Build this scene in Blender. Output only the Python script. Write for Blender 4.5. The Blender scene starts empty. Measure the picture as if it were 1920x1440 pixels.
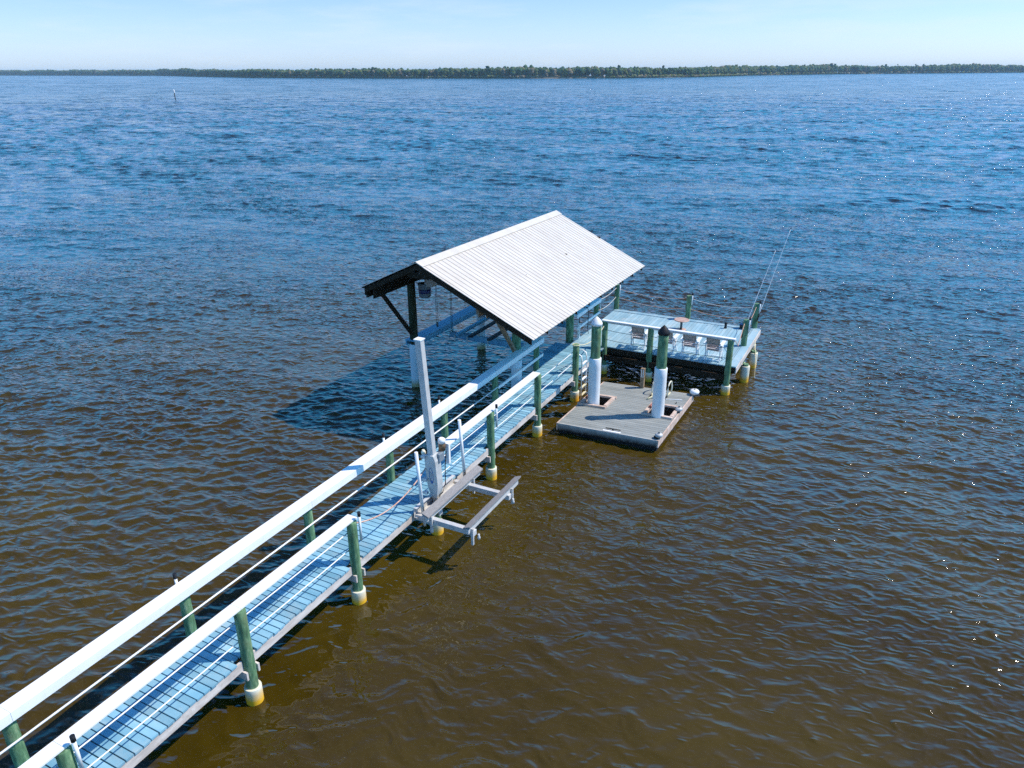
import bpy, bmesh, math, random
import numpy as np
from mathutils import Vector, Matrix

random.seed(7)
rng = np.random.default_rng(11)
scene = bpy.context.scene
col = scene.collection
R = math.radians

# ------------------------------------------------------------------ camera
# world: +X runs along the pier towards the open water, +Y to its left, Z up, water at z=0
H_CAM = 10.9
CAM_R = (0.45565126, -0.89015, -0.00386198)
CAM_U = (0.34632257, 0.17327605, 0.92197402)
CAM_F = (0.82002598, 0.42143611, -0.38723248)
cam_data = bpy.data.cameras.new("camera")
cam_data.sensor_width = 36.0
cam_data.lens = 1400 / 1920 * 36.0
cam_data.clip_start = 0.1
cam_data.clip_end = 30000
cam = bpy.data.objects.new("camera", cam_data)
m = Matrix.Identity(4)
for i in range(3):
    m[i][0] = CAM_R[i]; m[i][1] = CAM_U[i]; m[i][2] = -CAM_F[i]
m[2][3] = H_CAM
cam.matrix_world = m
col.objects.link(cam)
scene.camera = cam

# ------------------------------------------------------------------ light
SUN_TO = Vector((0.40, -0.65, 1.0)).normalized()      # direction towards the sun
SUN_EL = math.asin(SUN_TO.z)
world = bpy.data.worlds.new("World")
scene.world = world
world.use_nodes = True
wt = world.node_tree
bg = wt.nodes["Background"]
sky = wt.nodes.new("ShaderNodeTexSky")
sky.sky_type = 'NISHITA'
sky.sun_disc = False
sky.sun_elevation = SUN_EL
sky.sun_rotation = math.atan2(SUN_TO.x, SUN_TO.y)
sky.altitude = 0
sky.air_density = 1.0
sky.dust_density = 0.35
sky.ozone_density = 2.2
tint = wt.nodes.new("ShaderNodeMix"); tint.data_type = 'RGBA'; tint.blend_type = 'MULTIPLY'
tint.inputs[0].default_value = 1.0
# sky tint: pale horizon, plus a cyan band added above to brighten water reflections
wtc = wt.nodes.new("ShaderNodeTexCoord"); wsp = wt.nodes.new("ShaderNodeSeparateXYZ")
wt.links.new(wtc.outputs["Generated"], wsp.inputs[0])
wr = wt.nodes.new("ShaderNodeValToRGB")
we = wr.color_ramp.elements
we[0].position = 0.0; we[0].color = (0.72, 0.91, 1.42, 1)
we[1].position = 1.0; we[1].color = (0.15, 0.36, 0.78, 1)
for p_, c_ in ((0.04, (0.71, 0.87, 1.38, 1)), (0.12, (0.62, 0.77, 1.43, 1)), (0.20, (0.38, 1.68, 2.05, 1)), (0.33, (0.32, 2.02, 2.6, 1)), (0.46, (0.26, 1.60, 2.45, 1)), (0.60, (0.13, 0.50, 1.1, 1)), (0.75, (0.12, 0.36, 0.80, 1))):
    k_ = we.new(p_); k_.color = c_
wt.links.new(wsp.outputs[2], wr.inputs[0])
wt.links.new(wr.outputs[0], tint.inputs[7])
wt.links.new(sky.outputs[0], tint.inputs[6])
# a few faint wisps of cloud
wmp = wt.nodes.new("ShaderNodeMapping"); wmp.inputs["Scale"].default_value = (2.2, 2.2, 16)
wt.links.new(wtc.outputs["Generated"], wmp.inputs[0])
wnz = wt.nodes.new("ShaderNodeTexNoise"); wnz.inputs["Scale"].default_value = 2.0; wnz.inputs["Detail"].default_value = 7; wnz.inputs["Roughness"].default_value = 0.6
wt.links.new(wmp.outputs[0], wnz.inputs[0])
wmr = wt.nodes.new("ShaderNodeMapRange"); wmr.inputs[1].default_value = 0.50; wmr.inputs[2].default_value = 0.75; wmr.inputs[4].default_value = 0.42
wt.links.new(wnz.outputs[0], wmr.inputs[0])
wcl = wt.nodes.new("ShaderNodeMix"); wcl.data_type = 'RGBA'; wcl.inputs[7].default_value = (5.3, 5.9, 6.6, 1)
wt.links.new(wmr.outputs[0], wcl.inputs[0]); wt.links.new(tint.outputs[2], wcl.inputs[6])
wt.links.new(wcl.outputs[2], bg.inputs[0])
bg.inputs[1].default_value = 0.15
sun = bpy.data.lights.new("sun", 'SUN')
sun.energy = 5.0
sun.angle = R(0.5)
sun.color = (1.0, 0.915, 0.80)
so = bpy.data.objects.new("sun", sun)
so.rotation_euler = (-SUN_TO).to_track_quat('-Z', 'Y').to_euler()
col.objects.link(so)
vs = scene.view_settings
vs.view_transform = 'Standard'
vs.look = 'None'
vs.gamma = 1.0
vs.exposure = 0.08
scene.cycles.use_denoising = False
scene.cycles.sample_clamp_direct = 45.0
scene.cycles.sample_clamp_indirect = 5.0
scene.cycles.max_bounces = 8
scene.cycles.caustics_reflective = False
scene.cycles.caustics_refractive = False

# ------------------------------------------------------------------ materials
def newmat(name):
    mt = bpy.data.materials.new(name)
    mt.use_nodes = True
    nt = mt.node_tree
    return mt, nt, nt.nodes["Principled BSDF"]

def N(nt, t, **kw):
    n = nt.nodes.new(t)
    for k, v in kw.items():
        setattr(n, k, v)
    return n

def mat(name, c1, c2, rough=0.6, scale=6.0, stretch=(1, 1, 1), metal=0.0, bump=0.0, bump_scale=None,
        spec=0.5, dirt=None, dirt_scale=1.3, dirt_amt=0.5, ramp=(0.35, 0.68), island=0.0):
    """two-tone noise material in object space; optional dirt stains"""
    mt, nt, b = newmat(name)
    tc = N(nt, "ShaderNodeTexCoord")
    mp = N(nt, "ShaderNodeMapping")
    mp.inputs["Scale"].default_value = stretch
    nt.links.new(tc.outputs["Object"], mp.inputs[0])
    nz = N(nt, "ShaderNodeTexNoise")
    nz.inputs["Scale"].default_value = scale
    nz.inputs["Detail"].default_value = 6
    nt.links.new(mp.outputs[0], nz.inputs[0])
    rp = N(nt, "ShaderNodeValToRGB")
    rp.color_ramp.elements[0].position = ramp[0]
    rp.color_ramp.elements[1].position = ramp[1]
    rp.color_ramp.elements[0].color = (*c1, 1)
    rp.color_ramp.elements[1].color = (*c2, 1)
    nt.links.new(nz.outputs[0], rp.inputs[0])
    out = rp.outputs[0]
    if dirt:
        n2 = N(nt, "ShaderNodeTexNoise")
        n2.inputs["Scale"].default_value = dirt_scale
        n2.inputs["Detail"].default_value = 8
        n2.inputs["Roughness"].default_value = 0.7
        nt.links.new(tc.outputs["Object"], n2.inputs[0])
        mr = N(nt, "ShaderNodeMapRange")
        mr.inputs[1].default_value = 0.52
        mr.inputs[2].default_value = 0.72
        mr.inputs[4].default_value = dirt_amt
        nt.links.new(n2.outputs[0], mr.inputs[0])
        mx = N(nt, "ShaderNodeMix", data_type='RGBA')
        nt.links.new(mr.outputs[0], mx.inputs[0])
        nt.links.new(out, mx.inputs[6])
        mx.inputs[7].default_value = (*dirt, 1)
        out = mx.outputs[2]
    if island:
        g_ = N(nt, "ShaderNodeNewGeometry")
        m2 = N(nt, "ShaderNodeMapRange"); m2.inputs[3].default_value = 1 - island; m2.inputs[4].default_value = 1 + island
        nt.links.new(g_.outputs["Random Per Island"], m2.inputs[0])
        v_ = N(nt, "ShaderNodeVectorMath", operation='SCALE'); nt.links.new(out, v_.inputs[0]); nt.links.new(m2.outputs[0], v_.inputs["Scale"])
        out = v_.outputs[0]
    nt.links.new(out, b.inputs["Base Color"])
    b.inputs["Roughness"].default_value = rough
    b.inputs["Metallic"].default_value = metal
    b.inputs["Specular IOR Level"].default_value = spec
    if bump:
        n3 = N(nt, "ShaderNodeTexNoise")
        n3.inputs["Scale"].default_value = bump_scale or scale * 3
        n3.inputs["Detail"].default_value = 5
        nt.links.new(mp.outputs[0], n3.inputs[0])
        bp_ = N(nt, "ShaderNodeBump")
        bp_.inputs["Strength"].default_value = 0.6
        bp_.inputs["Distance"].default_value = bump
        nt.links.new(n3.outputs[0], bp_.inputs["Height"])
        nt.links.new(bp_.outputs[0], b.inputs["Normal"])
    return mt

M = {}
M['deck'] = mat('painted_deck', (0.155, 0.335, 0.43), (0.25, 0.44, 0.525), 0.85, 3.0, (1.0, 0.35, 1), bump=0.004, bump_scale=14,
                dirt=(0.42, 0.45, 0.43), dirt_scale=2.2, dirt_amt=0.55, island=0.17, spec=0.2)
M['deck_far'] = mat('weathered_blue_deck', (0.22, 0.37, 0.44), (0.32, 0.46, 0.51), 0.75, 3.0, (0.3, 1.0, 1), bump=0.003, bump_scale=12,
                dirt=(0.52, 0.53, 0.50), dirt_scale=1.4, dirt_amt=0.6, island=0.10, spec=0.25)
M['composite'] = mat('grey_green_composite', (0.225, 0.24, 0.225), (0.30, 0.315, 0.295), 0.7, 4.0, (1, 0.3, 1), bump=0.002, bump_scale=20,
                dirt=(0.31, 0.31, 0.28), dirt_scale=1.1, dirt_amt=0.6, island=0.08)
M['raw'] = mat('weathered_lumber', (0.50, 0.43, 0.38), (0.70, 0.63, 0.57), 0.85, 4.0, (0.6, 2, 2), bump=0.004,
                dirt=(0.20, 0.16, 0.12), dirt_scale=1.6, dirt_amt=0.6)
M['brown'] = mat('brown_lumber', (0.20, 0.13, 0.075), (0.36, 0.25, 0.15), 0.85, 5.0, (0.7, 2, 2), bump=0.004,
                dirt=(0.12, 0.08, 0.05), dirt_scale=2.0, dirt_amt=0.6)
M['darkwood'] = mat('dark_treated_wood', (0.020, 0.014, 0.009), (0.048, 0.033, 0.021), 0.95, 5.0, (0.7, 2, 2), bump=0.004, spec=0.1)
M['white'] = mat('white_paint', (0.80, 0.785, 0.76), (0.87, 0.86, 0.835), 0.5, 2.0, dirt=(0.60, 0.57, 0.50), dirt_scale=4.5, dirt_amt=0.35)
M['plastic'] = mat('white_resin', (0.80, 0.80, 0.79), (0.88, 0.88, 0.87), 0.3, 2.0)
M['sleeve_clean'] = mat('white_pile_wrap', (0.74, 0.735, 0.72), (0.82, 0.815, 0.80), 0.35, 2.0, bump=0.002, bump_scale=5)
M['roof'] = mat('white_metal_roofing', (0.575, 0.51, 0.42), (0.66, 0.595, 0.505), 0.4, 2.2, (1.3, 0.18, 1), dirt=(0.62, 0.60, 0.54), dirt_scale=0.8, dirt_amt=0.35)
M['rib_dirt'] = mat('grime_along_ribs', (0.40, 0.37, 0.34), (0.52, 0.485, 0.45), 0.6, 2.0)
M['roof_under'] = mat('roof_underside', (0.30, 0.29, 0.28), (0.36, 0.35, 0.33), 0.6, 2.0)
M['alu'] = mat('weathered_aluminium', (0.52, 0.52, 0.51), (0.68, 0.67, 0.65), 0.45, 5.0, metal=0.15, bump=0.001, dirt=(0.36, 0.33, 0.30), dirt_scale=5, dirt_amt=0.4)
M['galv'] = mat('grey_lift_paint', (0.46, 0.47, 0.46), (0.58, 0.58, 0.56), 0.4, 6.0, metal=0.05, dirt=(0.30, 0.26, 0.22), dirt_scale=7, dirt_amt=0.5)
M['carpet'] = mat('grey_bunk_carpet', (0.20, 0.19, 0.185), (0.30, 0.285, 0.275), 0.95, 30.0, (0.3, 3, 1), bump=0.004)
M['carpet_black'] = mat('black_bunk_carpet', (0.015, 0.015, 0.018), (0.035, 0.035, 0.04), 0.95, 30.0, bump=0.004)
M['black'] = mat('black_plastic', (0.010, 0.010, 0.011), (0.022, 0.022, 0.025), 0.55, 8.0, spec=0.2)
M['rust'] = mat('rusty_steel', (0.16, 0.07, 0.03), (0.34, 0.20, 0.10), 0.8, 9.0)
M['bucket'] = mat('grey_blue_bucket', (0.16, 0.20, 0.23), (0.22, 0.26, 0.29), 0.4, 3.0)
M['navy'] = mat('navy_label', (0.012, 0.02, 0.10), (0.02, 0.03, 0.14), 0.4, 3.0)
M['blue_mark'] = mat('blue_print', (0.03, 0.12, 0.34), (0.05, 0.16, 0.40), 0.4, 3.0)
M['taupe'] = mat('taupe_slats', (0.30, 0.265, 0.235), (0.37, 0.33, 0.29), 0.6, 4.0)
M['pink'] = mat('faded_pink_slats', (0.50, 0.35, 0.30), (0.58, 0.42, 0.36), 0.6, 4.0)
M['tablemat'] = mat('terracotta_tabletop', (0.40, 0.24, 0.18), (0.52, 0.34, 0.26), 0.6, 6.0, dirt=(0.6, 0.5, 0.42), dirt_scale=6, dirt_amt=0.4)
M['rope'] = mat('white_rope', (0.60, 0.57, 0.52), (0.74, 0.71, 0.66), 0.9, 40.0)
M['rope_orange'] = mat('faded_orange_rope', (0.50, 0.22, 0.12), (0.68, 0.50, 0.42), 0.9, 18.0)
M['rope_yellow'] = mat('yellowed_rope', (0.58, 0.50, 0.27), (0.70, 0.66, 0.50), 0.9, 18.0)
M['wire'] = mat('dark_wire', (0.05, 0.06, 0.06), (0.09, 0.10, 0.10), 0.5, 18.0)
M['steel_cable'] = mat('steel_cable', (0.12, 0.17, 0.17), (0.20, 0.26, 0.26), 0.5, 18.0, metal=0.3)
M['red'] = mat('faded_red', (0.30, 0.09, 0.06), (0.42, 0.15, 0.10), 0.6, 8.0)
M['sand'] = mat('pale_sand', (0.16, 0.13, 0.09), (0.30, 0.26, 0.19), 0.9, 0.02)
M['slip_blue'] = mat('blue_slip_parts', (0.13, 0.32, 0.46), (0.19, 0.40, 0.52), 0.65, 4.0, (0.5, 2, 1), bump=0.003)  # one blue tone for the catwalk, cradle beams and outer bunks
M['clear_strip'] = M['white']

def pile_mat():
    mt, nt, b = newmat('green_treated_pile')
    tc = N(nt, "ShaderNodeTexCoord")
    geo = N(nt, "ShaderNodeNewGeometry")
    mp = N(nt, "ShaderNodeMapping"); mp.inputs["Scale"].default_value = (7, 7, 1.6)
    nt.links.new(geo.outputs["Position"], mp.inputs[0])
    nz = N(nt, "ShaderNodeTexNoise"); nz.inputs["Scale"].default_value = 1.6; nz.inputs["Detail"].default_value = 8
    nz.inputs["Roughness"].default_value = 0.65
    nt.links.new(mp.outputs[0], nz.inputs[0])
    rp = N(nt, "ShaderNodeValToRGB")
    e = rp.color_ramp.elements
    e[0].position = 0.30; e[0].color = (0.030, 0.070, 0.035, 1)
    e[1].position = 0.72; e[1].color = (0.31, 0.42, 0.24, 1)
    k = e.new(0.5); k.color = (0.100, 0.210, 0.100, 1)
    nt.links.new(nz.outputs[0], rp.inputs[0])
    # patches where bare wood greys out
    n2 = N(nt, "ShaderNodeTexNoise"); n2.inputs["Scale"].default_value = 2.3; n2.inputs["Detail"].default_value = 5
    nt.links.new(geo.outputs["Position"], n2.inputs[0])
    mr = N(nt, "ShaderNodeMapRange"); mr.inputs[1].default_value = 0.54; mr.inputs[2].default_value = 0.7; mr.inputs[4].default_value = 0.7
    nt.links.new(n2.outputs[0], mr.inputs[0])
    mx = N(nt, "ShaderNodeMix", data_type='RGBA')
    nt.links.new(mr.outputs[0], mx.inputs[0]); nt.links.new(rp.outputs[0], mx.inputs[6])
    mx.inputs[7].default_value = (0.16, 0.19, 0.09, 1)
    nt.links.new(mx.outputs[2], b.inputs["Base Color"])
    b.inputs["Roughness"].default_value = 0.8
    bp_ = N(nt, "ShaderNodeBump"); bp_.inputs["Distance"].default_value = 0.012; bp_.inputs["Strength"].default_value = 0.8
    nt.links.new(nz.outputs[0], bp_.inputs["Height"]); nt.links.new(bp_.outputs[0], b.inputs["Normal"])
    return mt
M['pile'] = pile_mat()
M['post'] = mat('shaded_pile', (0.020, 0.022, 0.012), (0.055, 0.060, 0.032), 0.9, 2.0, (4, 4, 1), bump=0.006, spec=0.15)  # green pile darkened; the roof's shade is put into the colour

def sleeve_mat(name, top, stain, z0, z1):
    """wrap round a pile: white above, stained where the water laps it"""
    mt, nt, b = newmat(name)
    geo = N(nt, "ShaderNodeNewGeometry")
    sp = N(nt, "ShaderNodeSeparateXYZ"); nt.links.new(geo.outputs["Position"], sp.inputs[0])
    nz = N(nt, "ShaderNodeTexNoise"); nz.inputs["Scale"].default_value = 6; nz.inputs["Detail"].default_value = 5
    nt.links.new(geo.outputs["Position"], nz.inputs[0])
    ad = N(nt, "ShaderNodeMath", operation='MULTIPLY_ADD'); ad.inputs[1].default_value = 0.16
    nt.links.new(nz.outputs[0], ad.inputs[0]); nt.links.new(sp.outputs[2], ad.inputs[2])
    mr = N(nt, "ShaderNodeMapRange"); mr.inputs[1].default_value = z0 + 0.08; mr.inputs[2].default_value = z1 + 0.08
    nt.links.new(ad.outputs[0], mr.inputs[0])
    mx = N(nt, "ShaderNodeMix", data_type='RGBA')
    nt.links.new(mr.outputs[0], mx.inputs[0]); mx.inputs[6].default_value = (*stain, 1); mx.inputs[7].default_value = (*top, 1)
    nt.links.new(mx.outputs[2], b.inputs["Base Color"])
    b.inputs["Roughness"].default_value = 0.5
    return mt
M['sleeve'] = sleeve_mat('stained_pile_sleeve', (0.74, 0.70, 0.55), (0.80, 0.42, 0.02), 0.08, 0.32)
M['sleeve_tall'] = sleeve_mat('tall_white_sleeve', (0.66, 0.68, 0.70), (0.40, 0.33, 0.17), 0.10, 0.32)
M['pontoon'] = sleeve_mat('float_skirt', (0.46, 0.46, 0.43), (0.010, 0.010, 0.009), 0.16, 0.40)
M['collar'] = mat('pinkish_collar_lumber', (0.46, 0.33, 0.26), (0.68, 0.54, 0.46), 0.85, 5.0, bump=0.004, dirt=(0.25, 0.18, 0.13), dirt_scale=3, dirt_amt=0.6)

# ------------------------------------------------------------------ mesh helpers (u along pier, v to the right, z up)
def P(u, v, z):
    return Vector((u, -v, z))

class MB:
    def __init__(s):
        s.bm = bmesh.new()
    def hexa(s, pts):
        vs_ = [s.bm.verts.new(p) for p in pts]
        for f in ((0, 3, 2, 1), (4, 5, 6, 7), (0, 1, 5, 4), (1, 2, 6, 5), (2, 3, 7, 6), (3, 0, 4, 7)):
            s.bm.faces.new([vs_[i] for i in f])
        return vs_
    def box(s, u0, u1, v0, v1, z0, z1):
        return s.hexa([P(u0, v0, z0), P(u1, v0, z0), P(u1, v1, z0), P(u0, v1, z0),
                P(u0, v0, z1), P(u1, v0, z1), P(u1, v1, z1), P(u0, v1, z1)])
    def bar(s, a, b, w, h, up=Vector((0, 0, 1))):
        """rectangular bar between world points a and b"""
        a = Vector(a); b = Vector(b)
        d = (b - a).normalized()
        if abs(d.dot(up)) > 0.98:
            up = Vector((1, 0, 0))
        sd = d.cross(up).normalized() * (w / 2)
        u2 = sd.cross(d).normalized() * (h / 2)
        pts = []
        for q in (a, b):
            pts += [q - sd - u2, q + sd - u2, q + sd + u2, q - sd + u2]
        return s.hexa(pts)
    def tube(s, pts, r, n=8, caps=True, r_end=None):
        pts = [Vector(p) for p in pts]
        rings = []
        k = len(pts)
        for i, p in enumerate(pts):
            d = (pts[min(i + 1, k - 1)] - pts[max(i - 1, 0)]).normalized()
            ref = Vector((0, 0, 1)) if abs(d.z) < 0.9 else Vector((1, 0, 0))
            x = d.cross(ref).normalized(); y = d.cross(x).normalized()
            rr = r if r_end is None else r + (r_end - r) * i / (k - 1)
            rings.append([s.bm.verts.new(p + (x * math.cos(t) + y * math.sin(t)) * rr)
                          for t in [2 * math.pi * j / n for j in range(n)]])
        for i in range(k - 1):
            for j in range(n):
                f = s.bm.faces.new([rings[i][j], rings[i][(j + 1) % n], rings[i + 1][(j + 1) % n], rings[i + 1][j]])
                f.smooth = True
        if caps:
            s.bm.faces.new(rings[0][::-1]); s.bm.faces.new(rings[-1])
    def lathe(s, base, prof, n=24, wob=0.0, lean=(0, 0), smooth=True):
        """prof: list of (radius, z) above base"""
        base = Vector(base)
        rings = []
        ph = random.random() * 6
        z0 = prof[0][1]
        for r, z in prof:
            ox = lean[0] * (z - z0); oy = lean[1] * (z - z0)
            ring = []
            for j in range(n):
                t = 2 * math.pi * j / n
                rr = r * (1 + wob * (math.sin(3 * t + ph + z * 2) * 0.5 + math.sin(2 * t - ph + z * 3.1) * 0.6 + random.uniform(-.25, .25)))
                ring.append(s.bm.verts.new(base + Vector((ox + rr * math.cos(t), oy + rr * math.sin(t), z))))
            rings.append(ring)
        for i in range(len(rings) - 1):
            for j in range(n):
                f = s.bm.faces.new([rings[i][j], rings[i][(j + 1) % n], rings[i + 1][(j + 1) % n], rings[i + 1][j]])
                f.smooth = smooth
        s.bm.faces.new(rings[0][::-1]); s.bm.faces.new(rings[-1])
    def build(s, name, mt, parent=None, bevel=0.0):
        bmesh.ops.recalc_face_normals(s.bm, faces=s.bm.faces)
        me = bpy.data.meshes.new(name)
        s.bm.to_mesh(me); s.bm.free()
        me.materials.append(mt)
        o = bpy.data.objects.new(name, me)
        col.objects.link(o)
        if parent is not None:
            o.parent = parent
            o.matrix_parent_inverse = Matrix.Translation(-tot(parent))
        if bevel:
            b = o.modifiers.new("bevel", 'BEVEL'); b.width = bevel; b.segments = 2; b.limit_method = 'ANGLE'
        return o

def tot(o):
    # parts keep world coordinates in their mesh: only a top-level thing carries a location
    return o.location.copy() if o.parent is None else Vector((0, 0, 0))

def tag(o, label=None, cat=None, group=None, kind=None):
    if label: o["label"] = label
    if cat: o["category"] = cat
    if group: o["group"] = group
    if kind: o["kind"] = kind
    return o

def thing(name, label, cat, u, v, z, group=None):
    o = bpy.data.objects.new(name, None)
    o.empty_display_size = 0.2
    o.location = P(u, v, z)
    col.objects.link(o)
    return tag(o, label, cat, group)

def sag(a, b, drop, n=14):
    a = Vector(a); b = Vector(b)
    return [a.lerp(b, t) - Vector((0, 0, 4 * drop * t * (1 - t))) for t in [i / n for i in range(n + 1)]]

def pile(parent, u, v, z1, r, sleeve=(0.16, 0.35), smat='sleeve', lean=None, name='pile', pmat='pile'):
    mb = MB()
    lean = lean or (random.uniform(-.012, .012), random.uniform(-.012, .012))
    k = max(4, int((z1 + 1.5) / 0.25))
    prof = [(r * (1.04 - 0.06 * i / k), -1.5 + (z1 + 1.5 - 0.012) * i / k) for i in range(k + 1)] + [(r * 0.90, z1)]
    mb.lathe(P(u, v, 0), prof, 22, wob=0.025, lean=(0, 0))
    o = mb.build(name, M[pmat], parent)
    if sleeve:
        sr, st = sleeve
        mb = MB()
        ks = max(3, int(st / 0.4))
        pr = [(sr * 0.99, -1.2), (sr, 0.0)] + [(sr, st * i / ks) for i in range(1, ks)] + [(sr, st - 0.015), (sr * 0.965, st)]
        mb.lathe(P(u, v, 0), pr, 28, wob=0.006)
        mb.build('pile_sleeve', M[smat], o)
    return o

def planks(mb, along, a0, a1, b0, b1, z0, z1, w, gap, jitter=0.012, zj=0.0025):
    """boards: along='v' -> each board spans b0..b1 in v and they step in u (a), else the reverse"""
    a = a0
    while a < a1 - 0.02:
        e = min(a + w - gap, a1)
        j0 = random.uniform(-jitter, jitter); j1 = random.uniform(-jitter, jitter)
        dz = random.uniform(-zj, zj)
        if along == 'v':
            mb.box(a, e, b0 + j0, b1 + j1, z0 + dz, z1 + dz)
        else:
            mb.box(b0 + j0, b1 + j1, a, e, z0 + dz, z1 + dz)
        a += w

# ================================================================== WATER
WDIR = R(15)          # wave travel direction in world XY
def wave_set():
    # long low swell, wind chop with sharp crests, and short ripples that come and go in gusts
    lam = np.concatenate([rng.uniform(1.3, 3.6, 18), rng.uniform(2.4, 4.5, 5), np.exp(rng.uniform(np.log(0.33), np.log(1.0), 34)), np.exp(rng.uniform(np.log(0.15), np.log(0.36), 30))])
    n = len(lam)
    spread = np.where(lam > 0.36, 27, 34)
    th = WDIR + np.radians(rng.normal(0, 1, n) * spread)
    k = 2 * np.pi / lam
    sl = np.where(lam > 2.3, 0.015, np.where(lam > 0.36, 0.032, 0.034))
    sharp = np.where(lam > 2.3, 1.2, np.where(lam > 0.36, 2.3, 2.8))
    sl[:18] = 0.034; sharp[:18] = 2.0        # offshore chop, see build_water
    return lam, th, k, sl / k, rng.uniform(0, 2 * np.pi, n), sharp
WAVES = wave_set()
def lowfreq(X, Y, l0, l1, n, seed):
    r_ = np.random.default_rng(seed)
    o = np.zeros_like(X)
    for _ in range(n):
        l = r_.uniform(l0, l1); a = r_.uniform(0, 2 * np.pi)
        o += np.sin((X * math.cos(a) + Y * math.sin(a)) * 2 * np.pi / l + r_.uniform(0, 6.28))
    return o / math.sqrt(n / 2)

def ring_radii():
    r = [0.0, 2.0, 3.5]
    x = 5.0
    while x < 420:
        r.append(x); x += max(0.032, x * 0.0028)
    while x < 5300:
        r.append(x); x *= 1.02 if x < 600 else 1.06
    return np.array(r)

def build_water():
    r = ring_radii()
    head = math.degrees(math.atan2(CAM_F[1], CAM_F[0]))
    fine = np.arange(-42, 42.001, 0.09)
    coarse = np.arange(48, 313, 4.0)
    ang = np.radians(head + np.concatenate([fine, coarse]))
    na = len(ang)
    RR, AA = np.meshgrid(r[1:], ang, indexing='ij')
    X = RR * np.cos(AA); Y = RR * np.sin(AA)
    dr = np.gradient(r[1:])[:, None]
    cell = np.maximum(dr, RR * np.radians(0.09)) + 0 * X
    cell[:, len(fine):] = RR[:, len(fine):] * np.radians(4)
    Z = np.zeros_like(X); DX = np.zeros_like(X); DY = np.zeros_like(X)
    lam, th, k, amp, ph, sharp = WAVES
    rows0 = r[1:] < 700
    Xs, Ys = X[rows0], Y[rows0]
    # gusts: envelope of the short ripples, and a slow warp that bends the crest lines
    c0, s0 = math.cos(WDIR), math.sin(WDIR)
    A = Xs * c0 + Ys * s0; B = -Xs * s0 + Ys * c0
    gust = np.clip(0.75 + 0.55 * lowfreq(A * 1.5, B * 0.8, 5, 26, 14, 3), 0.08, 2.2)
    gust2 = np.clip(1.0 + 0.26 * lowfreq(A, B * 0.7, 6, 30, 10, 5), 0.3, 1.8)
    warp = 0.085 * lowfreq(A, B, 0.8, 3.2, 12, 8)
    AW = Xs + warp * c0; BW = Ys + warp * s0
    cl = cell[rows0]
    for i in range(len(lam)):
        w = np.clip((lam[i] / cl - 2.2) / 1.6, 0, 1)
        m_ = w.max(axis=1) > 0
        c, sn = math.cos(th[i]), math.sin(th[i])
        w = w[m_] * (gust[m_] if lam[i] < 0.36 else gust2[m_])
        if i < 18: w = w * np.clip((r[1:][rows0][m_][:, None] - 28) / 80, 0, 1)      # longer chop only out in the open, where the wind has room
        elif lam[i] < 2.3: w = w * np.clip(0.5 + (r[1:][rows0][m_][:, None] - 10) / 26, 0.5, 1)   # calmer over the shallows
        a = k[i] * (AW[m_] * c + BW[m_] * sn) + ph[i]
        sa = np.sin(a)
        Z[np.nonzero(m_)[0]] += w * amp[i] * 2.2 * (((sa + 1) / 2) ** sharp[i] - 0.38)
        ca = w * amp[i] * np.cos(a) * 0.7
        DX[np.nonzero(m_)[0]] += ca * c; DY[np.nonzero(m_)[0]] += ca * sn
    X += DX; Y += DY
    nr = len(r) - 1
    co = np.empty((nr * na + 1, 3), np.float32)
    co[0] = (0, 0, 0)
    co[1:, 0] = X.ravel(); co[1:, 1] = Y.ravel(); co[1:, 2] = Z.ravel()
    i = np.arange(nr - 1)[:, None]; j = np.arange(na)[None, :]; j2 = (j + 1) % na
    q = np.stack([1 + i * na + j, 1 + (i + 1) * na + j, 1 + (i + 1) * na + j2, 1 + i * na + j2], -1).reshape(-1, 4)
    jj = np.arange(na)
    t = np.stack([np.zeros(na, int), 1 + jj, 1 + (jj + 1) % na], -1)
    me = bpy.data.meshes.new("water")
    nl = q.size + t.size
    me.vertices.add(len(co)); me.vertices.foreach_set("co", co.ravel())
    me.loops.add(nl)
    me.loops.foreach_set("vertex_index", np.concatenate([q.ravel(), t.ravel()]).astype(np.int32))
    me.polygons.add(len(q) + len(t))
    starts = np.concatenate([np.arange(len(q)) * 4, len(q) * 4 + np.arange(len(t)) * 3]).astype(np.int32)
    me.polygons.foreach_set("loop_start", starts)
    me.update(calc_edges=True)
    me.polygons.foreach_set("use_smooth", np.ones(len(me.polygons), bool))
    me.update()
    o = bpy.data.objects.new("water", me)
    col.objects.link(o)
    tag(o, "choppy blue and tea brown river water reaching to the far shore", kind="structure")
    return o

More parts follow.
